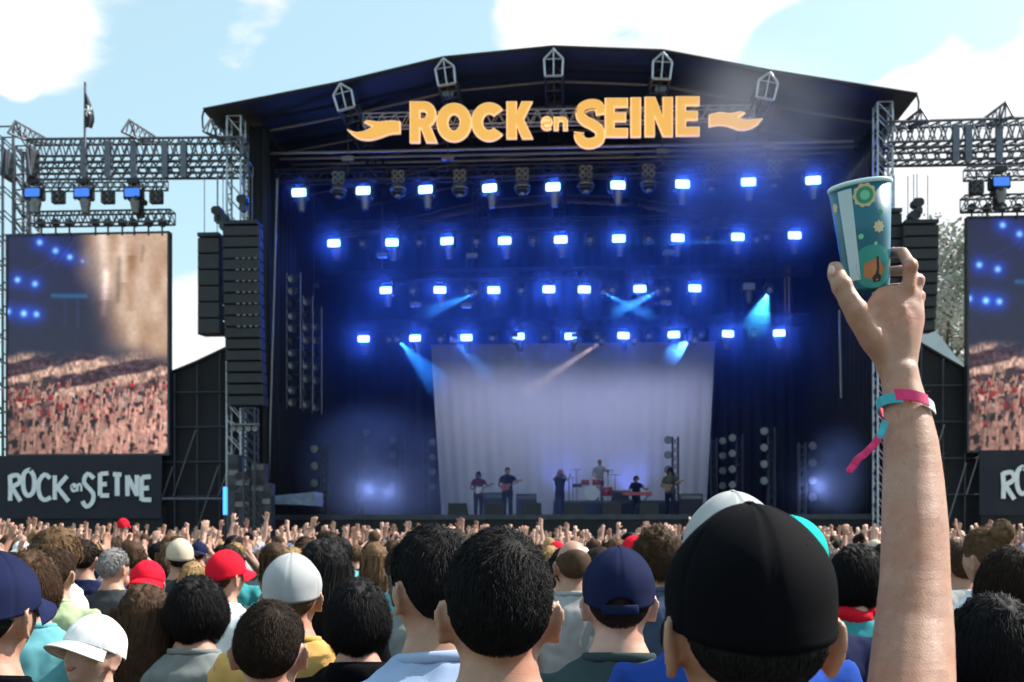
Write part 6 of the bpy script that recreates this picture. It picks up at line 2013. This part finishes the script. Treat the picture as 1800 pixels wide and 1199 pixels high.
# wristbands: woven festival ribbons round the forearm
pmat('band_pink', (0.72, 0.03, 0.16), .7, var=.15, scale=90, bump=.4, bscale=500, bdist=.001)
pmat('band_white', (0.70, 0.70, 0.80), .6, var=.1, scale=90, bump=.4, bscale=500, bdist=.001)
pmat('band_teal', (0.05, 0.38, 0.46), .7, var=.15, scale=90, bump=.4, bscale=500, bdist=.001)
wc, wd_ = W(1594, 727, 1.315), W(1600, 780, 1.30)
ax = nrm(W(1585, 680, 1.325) - wc)
sx_ = nrm(np.cross(np.cross(ax, (1, 0, 0)), ax)); sy_ = np.cross(ax, sx_)
rad = 82 * 1.315 / F / 2 + .0025
wb = bpy.data.objects.new('wristband', None); COL.objects.link(wb); wb.location = wc
tag(wb, 'pink, white and teal woven wristband with a loose tail on the raised wrist', 'wristband')
def band(a0, a1, z0, z1, mat, r_=rad, slope=.0):
    n_ = 22
    V, Fc = [], []
    for i in range(n_ + 1):
        a = math.radians(a0 + (a1 - a0) * i / n_)
        dr = sx_ * math.cos(a) + sy_ * math.sin(a)
        tilt = -.012 * math.cos(a) - .004
        for q, z in ((r_, z0), (r_, z1), (r_ + .0016, z1), (r_ + .0016, z0)):
            V.append(dr * q + ax * (z + tilt + .010 * max(0, -math.sin(a)) * 0 + slope * i / n_))
    for i in range(n_):
        for k in range(4):
            Fc.append((4 * i + k, 4 * i + (k + 1) % 4, 4 * i + 4 + (k + 1) % 4, 4 * i + 4 + k))
    Fc += [(0, 1, 2, 3), (4 * n_ + 3, 4 * n_ + 2, 4 * n_ + 1, 4 * n_)]
    return MB().add(V, Fc).build('ribbon', mat, wb)
sgn = 1 if np.dot(sy_, (0, -1, 0)) > 0 else -1          # angle 90*sgn faces the camera
band(-30 * 1, 75 * sgn if sgn > 0 else -75, .004, .019, 'band_white')
band(62 * sgn, 130 * sgn, .006, .021, 'band_pink', rad + .0014)
band(118 * sgn, 215 * sgn, .002, .016, 'band_teal', rad + .0006)
band(195 * sgn, 340 * sgn, .004, .018, 'band_pink', rad)
tl_ = [W(1556, 742, 1.29), W(1546, 768, 1.285), W(1528, 790, 1.285), W(1508, 806, 1.285), W(1492, 828, 1.285)]
tl_ = [np.array(q) - wc for q in tl_]
cols_ = ('band_teal', 'band_pink', 'band_pink', 'band_pink')
for i in range(4):
    a, b2 = tl_[i], tl_[i + 1]
    MB().add(*limb([a, frac(a, b2, .5) + np.array([.001, .002, -.001]), b2], [.0048, .0050, .0046], 10, [((.25, 1, .1), .16)] * 3)).build('ribbon_tail', cols_[i], wb)

# ================================================================== the cup
pmat('cup_teal', (0.0, 0.120, 0.185), .38, var=.05, scale=20, bump=.03, coat=.12)
pmat('cup_highlight', (0.50, 0.66, 0.74), .3, var=.03, scale=20, bump=.03, coat=.4)
pmat('cup_rim', (0.55, 0.80, 0.85), .25, var=.03, bump=0, coat=.4)
pmat('print_cream', (0.62, 0.52, 0.33), .4, var=.05, bump=0)
pmat('print_green', (0.03, 0.30, 0.14), .4, var=.05, bump=0)
pmat('print_mint', (0.18, 0.58, 0.42), .4, var=.05, bump=0)
pmat('print_sea', (0.02, 0.26, 0.24), .4, var=.08, scale=40, bump=0)
pmat('print_orange', (0.45, 0.17, 0.07), .4, var=.15, scale=60, bump=0)
pmat('print_black', (0.012, 0.014, 0.016), .4, var=.1, bump=0)
ctop, cbot = W(1511, 325, 1.37), W(1526, 512, 1.385)
caxis = ctop - cbot
ch = float(np.linalg.norm(caxis)); cz = caxis / ch
cx_ = nrm(np.cross((0, 1, 0), cz)) ; cy_ = np.cross(cz, cx_)
cup = bpy.data.objects.new('cup', None); COL.objects.link(cup)
cup.matrix_world = Matrix(((cx_[0], cy_[0], cz[0], cbot[0]), (cx_[1], cy_[1], cz[1], cbot[1]), (cx_[2], cy_[2], cz[2], cbot[2]), (0, 0, 0, 1)))
tag(cup, 'tapered teal plastic festival cup with printed round badges held up in a hand', 'cup')
r0, r1 = 72 * 1.38 / F / 2, 106 * 1.37 / F / 2
cr = lambda h: r0 + (r1 - r0) * h / ch
MB().lathe([(r0 - .004, 0.004), (r0 - .003, 0), (r0, .001), (cr(.004), .004), (cr(ch * .5), ch * .5), (cr(ch - .006), ch - .006), (cr(ch) - .0008, ch - .006), (cr(ch * .5) - .0012, ch * .5), (r0 - .0012, .006), (0, .006)], (0, 0, 0), 64).build('shell', 'cup_teal', cup, smooth=True)
MB().lathe([(cr(ch - .0058), ch - .0058), (r1 + .0014, ch - .004), (r1 + .0016, ch - .001), (r1 + .0004, ch), (r1 - .0008, ch - .002), (r1 - .001, ch - .0058)], (0, 0, 0), 64).build('rim', 'cup_rim', cup, smooth=True)
MB().lathe([(0, .0035), (r0 - .005, .0035)], (0, 0, 0), 48).build('underside', 'cup_teal', cup)
# which angle faces the camera
vc = nrm(np.array([0, 0, CH]) - (ctop + cbot) / 2)
acam = math.atan2(np.dot(vc, cy_), np.dot(vc, cx_))
def decal(poly, mat, name, layer, c=(0.0, 0.0), parent=None):
    """printed patch: poly in metres (right, up) round c = (angle offset in metres of arc to the right, height)"""
    P = np.asarray(poly, float)
    cen = P.mean(0)
    rings_ = 5
    V, Fc = [], []
    n_ = len(P)
    for j in range(rings_ + 1):
        for q in (cen + (P - cen) * max(.001, j / rings_)):
            h = c[1] + q[1]
            R = cr(h) + .00025 + .00018 * layer
            a = acam + (c[0] + q[0]) / (cr(c[1])) * 1.0
            V.append((R * math.cos(a), R * math.sin(a), h))
    for j in range(rings_):
        for i in range(n_):
            k = (i + 1) % n_
            Fc.append((j * n_ + i, j * n_ + k, (j + 1) * n_ + k, (j + 1) * n_ + i))
    return MB().add(V, Fc).build(name, mat, parent or cup)
def circ(r, n=28, wob=0, k=0):
    return [((r * (1 + wob * math.cos(k * a))) * math.cos(a), (r * (1 + wob * math.cos(k * a))) * math.sin(a)) for a in np.linspace(0, 2 * math.pi, n, endpoint=False)]
rect = lambda x0, x1, y0, y1, n=8: [(x0 + (x1 - x0) * i / n, y0) for i in range(n)] + [(x1, y0 + (y1 - y0) * i / n) for i in range(n)] + [(x1 - (x1 - x0) * i / n, y1) for i in range(n)] + [(x0, y1 - (y1 - y0) * i / n) for i in range(n)]
mpx = 1.375 / F
hh = lambda v: (512 - v) / (512 - 325) * ch
decal(rect(-.0275, -.0095, -.058, .062), 'cup_highlight', 'highlight_stripe', 0, (0, hh(418)))  # highlight down the cup's left side, painted on as a pale stripe
fb = decal(circ(.0150, 48, .07, 10), 'print_cream', 'printed_flower', 0, (.0055, hh(353)))
decal(circ(.0112), 'print_green', 'printed_ring', 1, (.0055, hh(353)), fb)
decal(circ(.0062), 'print_mint', 'printed_dot', 2, (.0055, hh(353)), fb)
decal(circ(.0074, 40, .14, 8), 'print_cream', 'printed_flower', 0, (.0215, hh(408)))
decal(circ(.0036, 30, .1, 6), 'print_green', 'printed_flower', 0, (.0255, hh(384)))
decal(circ(.0036, 30, .1, 6), 'print_mint', 'printed_flower', 0, (-.0035, hh(421)))
decal(circ(.0060, 30, .12, 7), 'print_cream', 'printed_flower', 0, (-.041, hh(362)))
decal(circ(.0024), 'print_mint', 'printed_flower', 0, (.015, hh(436)))
bd = decal(circ(.0285, 56), 'print_sea', 'printed_badge', 0, (.010, hh(474)))
decal(circ(.0140, 36, .08, 5), 'print_orange', 'printed_blob', 1, (.010, hh(480)), bd)
decal([(-.003, -.014), (.007, -.013), (.0085, -.006), (.005, -.002), (.006, .004), (.0055, .020), (.0025, .020), (.0025, .004), (.0005, -.002), (-.0045, -.007)], 'print_black', 'printed_guitar', 2, (.011, hh(484)), bd)

# ================================================================== performers and their guitars
def performer(u, ys, h, rot, label, pose, hair, shirt, zb=DZ, **kw):
    q = S(u, 905, ys)
    w_ = to_world((q[0], ys, zb))
    return person(w_[0], w_[1], h, rot, label, pose=pose, hair=hair, shirt=('down', shirt), z=zb, group='performers on stage', trousers='black', **kw)
def guitar(per, col, label):
    b = bpy.data.objects.new('electric_guitar', None); COL.objects.link(b)
    b.matrix_world = Matrix.LocRotScale(per.location, per.rotation_euler, per.scale)
    tag(b, label, 'guitar', 'guitars of the band')
    bp = smoothp([(.16, .02), (.10, .14), (-.02, .10), (-.10, .13), (-.14, .07), (-.08, .02), (-.12, -.06), (-.04, -.10), (.08, -.14), (.16, -.08), (.16, .02)], 3)[:-1]
    mb = MB().prism([(.02 + x, 1.05 + z) for x, z in bp], .20, .245)
    mb.build('body', col, b)
    MB().add(*limb([(-.06, .235, 1.09), (-.40, .30, 1.25)], [.022, .020], 8)).build('neck', 'wood', b)
    MB().box((-.46, .31, 1.28), (.13, .02, .06)).build('headstock', 'wood', b)
    MB().path([(.12, .20, 1.0), (.16, .0, 1.25), (.05, -.03, 1.47), (-.10, .0, 1.45), (-.10, .20, 1.15)], .014, 6).build('strap', 'cloth_black', b)
a = performer(841, 4.5, 1.74, math.pi + .2, 'performer with dark hair and a maroon top at the left of the band', 'guitar', ('medium', 'dark brown'), 'maroon')
guitar(a, 'white_paint', 'white electric guitar of the performer at the left')
a = performer(892, 4.2, 1.88, math.pi - .1, 'tall performer in black with a red guitar, second from the left', 'guitar', ('short', 'brown'), 'black')
guitar(a, 'drum_red', 'red electric guitar of the tall performer in black')
performer(984, 5.0, 1.80, math.pi + .05, 'performer in black at the middle of the stage beside the riser', 'right_up' if False else 'phone', ('long', 'black'), 'black')
performer(1054, 8.0, 1.72, math.pi, 'drummer behind the red drum kit', 'guitar', ('short', 'brown'), 'pale grey', S(1040, 880, 6.7)[2] - .0)
performer(1118, 5.6, 1.62, math.pi + .3, 'performer behind the red keyboard', 'guitar', ('curly', 'dark brown'), 'navy')
a = performer(1178, 4.4, 1.84, math.pi - .3, 'performer in olive with a guitar at the right of the band', 'guitar', ('bob', 'dark brown'), 'olive')
guitar(a, 'wood', 'brown electric guitar of the performer at the right')
# microphone stands
for k, (u, ys) in enumerate(((836, 4.0), (888, 3.7), (1000, 4.4), (1184, 3.9))):
    q = S(u, 905, ys); q[2] = DZ
    o = sroot('microphone_stand', tuple(q), 'thin microphone stand on the stage, %s from the left' % ORD[k], 'microphone', 'microphone stands')
    MB().tube(q, q + np.array([0, 0, 1.5]), .018, 6).build('pole', 'black_metal', o, q)
    MB().lathe([(0, 0), (.16, 0), (.16, .02), (0, .03)], tuple(q), 14).build('base', 'black_metal', o, q)
    MB().tube(q + np.array([0, 0, 1.48]), q + np.array([.05, .28, 1.62]), .016, 6).build('boom', 'black_metal', o, q)
    MB().lathe([(0, -.03), (.03, -.02), (.032, .02), (0, .045)], tuple(q + np.array([.05, .3, 1.63])), 10).build('microphone', 'grey_metal', o, q)

# ================================================================== the crowd, person by person
NEARP = [(o.location.x, o.location.y) for o in bpy.data.objects if o.name.startswith('person')]
ZONES = [(-999, 60, 'by the left edge'), (60, 180, 'under the left lettering'), (180, 290, 'under left banner end'), (290, 400, 'under left black wing'), (400, 480, 'under left line array'),
         (480, 600, 'under left stage corner'), (600, 700, 'under left lamp columns'), (700, 790, 'under left backdrop edge'), (790, 880, 'under the left performers'), (880, 960, 'under the tall performer'), (960, 1060, 'under the drums'),
         (1060, 1160, 'under the red keyboard'), (1160, 1260, 'under right backdrop edge'), (1260, 1400, 'under right lamp columns'), (1400, 1540, 'left of the raised arm'), (1540, 1700, 'right of the raised arm'), (1700, 9999, 'under the right banner')]
zone = lambda u: next(z for a, b2, z in ZONES if a <= u < b2)
HW = {'under_cap': '%s hair', 'short': 'short %s hair', 'crop': 'cropped %s hair', 'medium': 'shaggy %s hair', 'curly': 'curly %s hair', 'long': 'long %s hair', 'bob': '%s bob', 'bun': '%s hair bun', 'ponytail': '%s ponytail', 'balding': 'balding %s head'}
PW = {'down': '', 'clap': ', clapping', 'both_up': ', both hands up', 'right_up': ', right hand up', 'left_up': ', left hand up', 'phone': ', filming pose'}
hk = [k_ for k_ in HW if k_ != 'under_cap']; hkp = np.array([.24, .12, .16, .10, .16, .08, .05, .07, .02])
hcs = list(HAIRC); hcp = np.array([.22, .30, .24, .12, .08, .04])
scs = [c for c in CLOTHC if c not in ('denim',)]
scp = np.array([2.6 if c in ('black', 'white', 'navy', 'charcoal', 'grey', 'pale grey') else (.35 if c in ('red', 'turquoise', 'royal blue', 'mustard') else 1.0) for c in scs]); scp /= scp.sum()
r3 = np.random.default_rng(2024)
spots = []
d = 4.6
while d < 29.0:
    half_w = d * .535 + .9
    x = -half_w + r3.uniform(0, .3)
    while x < half_w + .01:
        px, py = x + r3.normal(0, .10), d + r3.normal(0, .13)
        if min([(px - a) ** 2 + (py - b2) ** 2 for a, b2 in NEARP] + [9]) > .17:
            spots.append((px, py))
        x += r3.uniform(.48, .70) if d < 12 else r3.uniform(.42, .66)
    d += .60 if d < 9 else (.62 if d < 15 else .66)
spots.sort(key=lambda q: q[1])
USED_LABELS = set()
def describe(px, py, pose, h_, c_, sh_, cap_):
    u = CX + F * px / py
    row = ('near', 'third-row', 'middle', 'far')[int(py > 6) + int(py > 7.5) + int(py > 10)]
    top = ('%s cap' % cap_) if cap_ else HW[h_] % c_
    lab = '%s person with %s, %s top%s, %s' % (row, top, sh_, PW[pose], zone(u))
    return lab
def look():
    h_ = hk[r3.choice(len(hk), p=hkp)]; c_ = hcs[r3.choice(len(hcs), p=hcp)]
    sh_ = scs[r3.choice(len(scs), p=scp)]
    cap_ = None
    if r3.random() < .11:
        cap_ = ('red', 'black', 'navy', 'white', 'pale grey', 'beige')[r3.integers(0, 6)]
        h_ = 'under_cap'
    return h_, c_, sh_, cap_
N_IND = 285
def pick_pose(py):
    q = r3.random()
    if py < 7:
        return 'down' if q < .93 else 'clap'
    if py < 11:
        return 'down' if q < .66 else ('clap' if q < .92 else 'left_up')
    if py < 17:
        return 'down' if q < .34 else ('clap' if q < .76 else ('phone' if q < .88 else 'left_up'))
    return 'down' if q < .10 else ('clap' if q < .38 else ('left_up' if q < .58 else ('right_up' if q < .76 else 'both_up')))
for i, (px, py) in enumerate(spots[:N_IND]):
    pose = pick_pose(py)
    for _ in range(12):
        h_, c_, sh_, cap_ = look()
        lab = describe(px, py, pose, h_, c_, sh_, cap_)
        if lab not in USED_LABELS:
            break
    USED_LABELS.add(lab)
    ht = float(np.clip(r3.normal(1.685, .075), 1.50, 1.80 if py < 9 else 1.86))
    person(px, py, ht, r3.normal(0, .28), lab, pose=pose, hair=(h_, c_), shirt=('down', sh_), skin=int(r3.choice(5, p=[.30, .46, .12, .07, .05])), cap=(('far', 'far_back')[int(r3.random() < .3)], cap_) if cap_ else None,
           trousers=('denim', 'black', 'charcoal', 'beige')[r3.integers(0, 4)], group='festival crowd', lean=r3.normal(0, .03))
# phones held up by the filming ones
pmat('phone_case', (0.02, 0.02, 0.025), .35, var=.1, bump=0, coat=.3)
pmat('phone_screen', (0.02, 0.02, 0.03), .15, var=.0, bump=0, emit=(.25, .32, .6), estr=.5)
ph_body, ph_scr = MB().cham((0, 0, 0), (.076, .009, .155), .012).mesh('phone_body'), MB().cham((0, -.0055, 0), (.068, .001, .145), .010).mesh('phone_screen')
ph_body.materials.append(M['phone_case']); ph_scr.materials.append(M['phone_screen'])
kph = 0
for o in [q for q in bpy.data.objects if q.name.startswith('person') and 'filming pose' in q.get('label', '')]:
    f_ = bpy.data.objects.new('smartphone', None); COL.objects.link(f_)
    f_.matrix_world = Matrix.LocRotScale(o.location, o.rotation_euler, o.scale) @ Matrix.Translation((0, .40, 1.745))
    tag(f_, 'smartphone held up by the ' + o['label'].replace('filming pose, ', '').split(',')[0] + ' ' + o['label'].split(', ')[-1], 'smartphone', 'phones in the crowd')
    mkobj('case', ph_body, 'phone_case', f_); mkobj('screen', ph_scr, 'phone_screen', f_)
# the rest of the crowd reads as one mass up to the barrier
def decimated(me, ratio, zmin=.8):
    o = bpy.data.objects.new('raw', me); COL.objects.link(o)
    dm = o.modifiers.new('d', 'DECIMATE'); dm.ratio = ratio
    out = bpy.data.meshes.new_from_object(o.evaluated_get(bpy.context.evaluated_depsgraph_get()))
    bpy.data.objects.remove(o)
    V, Fc = mesh_np(out), [tuple(p.vertices) for p in out.polygons]
    keep = [f for f in Fc if max(V[i][2] for i in f) > zmin]
    us = sorted({i for f in keep for i in f}); mp = {i: j for j, i in enumerate(us)}
    return V[us], [tuple(mp[i] for i in f) for f in keep]
pal_s = ['black', 'white', 'navy', 'grey', 'beige', 'pale blue', 'red', 'charcoal']
mats_c = SKIN[:4] + [CM(c) for c in pal_s] + [HM(c) for c in ('black', 'dark brown', 'brown', 'blond')]
lowB = {pz: decimated(BODY[pz], .022 if pz != 'down' else .009) for pz in PW}
lowS = {pz: decimated(SHIRT[pz], .010) for pz in PW}
lowH = {k_: hair_shell(.016, .3, i, 12, 9, **({'low_back': -.8, 'side': -.4} if i else {})) for i, k_ in enumerate(('short', 'long'))}
V_, F_, Mi_ = [], [], []
ofs = 0
def put(part, A, off, mi):
    global ofs
    v, f = part
    V_.append(np.asarray(v) @ A.T + off)
    F_.extend([tuple(k + ofs for k in q) for q in f]); Mi_.extend([mi] * len(f)); ofs += len(v)
for px, py in spots[N_IND:]:
    pose = pick_pose(py)
    s = float(np.clip(r3.normal(1.69, .08), 1.5, 1.88)) / 1.75
    a = r3.normal(0, .3)
    A = s * np.array([[math.cos(a), -math.sin(a), 0], [math.sin(a), math.cos(a), 0], [0, 0, 1]])
    off = np.array([px, py, 0])
    put(lowB[pose], A, off, int(r3.choice(4, p=[.25, .60, .10, .05])))
    put(lowS[pose], A, off, 4 + int(r3.choice(8, p=[.3, .2, .12, .12, .08, .08, .04, .06])))
    put(lowH[('short', 'long')[int(r3.random() < .4)]], A, off, 12 + int(r3.choice(4, p=[.35, .3, .25, .1])))
me = bpy.data.meshes.new('crowd')
me.from_pydata(np.vstack(V_).tolist(), [], F_)
for x in mats_c:
    me.materials.append(x)
me.polygons.foreach_set('material_index', Mi_)
me.polygons.foreach_set('use_smooth', [True] * len(F_))
me.update()
o = bpy.data.objects.new('crowd', me); COL.objects.link(o)
tag(o, 'far packed crowd with raised hands in front of the stage', 'crowd', kind='stuff')
print('SPOTS', len(spots), 'far', len(spots) - N_IND, 'tris crowd', len(F_), 'furthest individual', spots[N_IND][1])
# a red cap waved above the far heads
q = W(208, 928, 15)
o = person(q[0] - .25, 15, 1.74, 0, 'person waving a red cap over the crowd below the left banner', pose='right_up', hair=('short', 'dark brown'), shirt=('down', 'black'), group='festival crowd')
cpw = bpy.data.objects.new('waved_cap', None); COL.objects.link(cpw)
cpw.location = (q[0] + .03, 15.1, 2.02 - 1.70); tag(cpw, 'red cap waved over the crowd below the left banner', 'cap')
kid('crown', CAPS['far']['crown'], CM('red'), cpw); kid('brim', CAPS['far']['brim'], CM('red'), cpw)
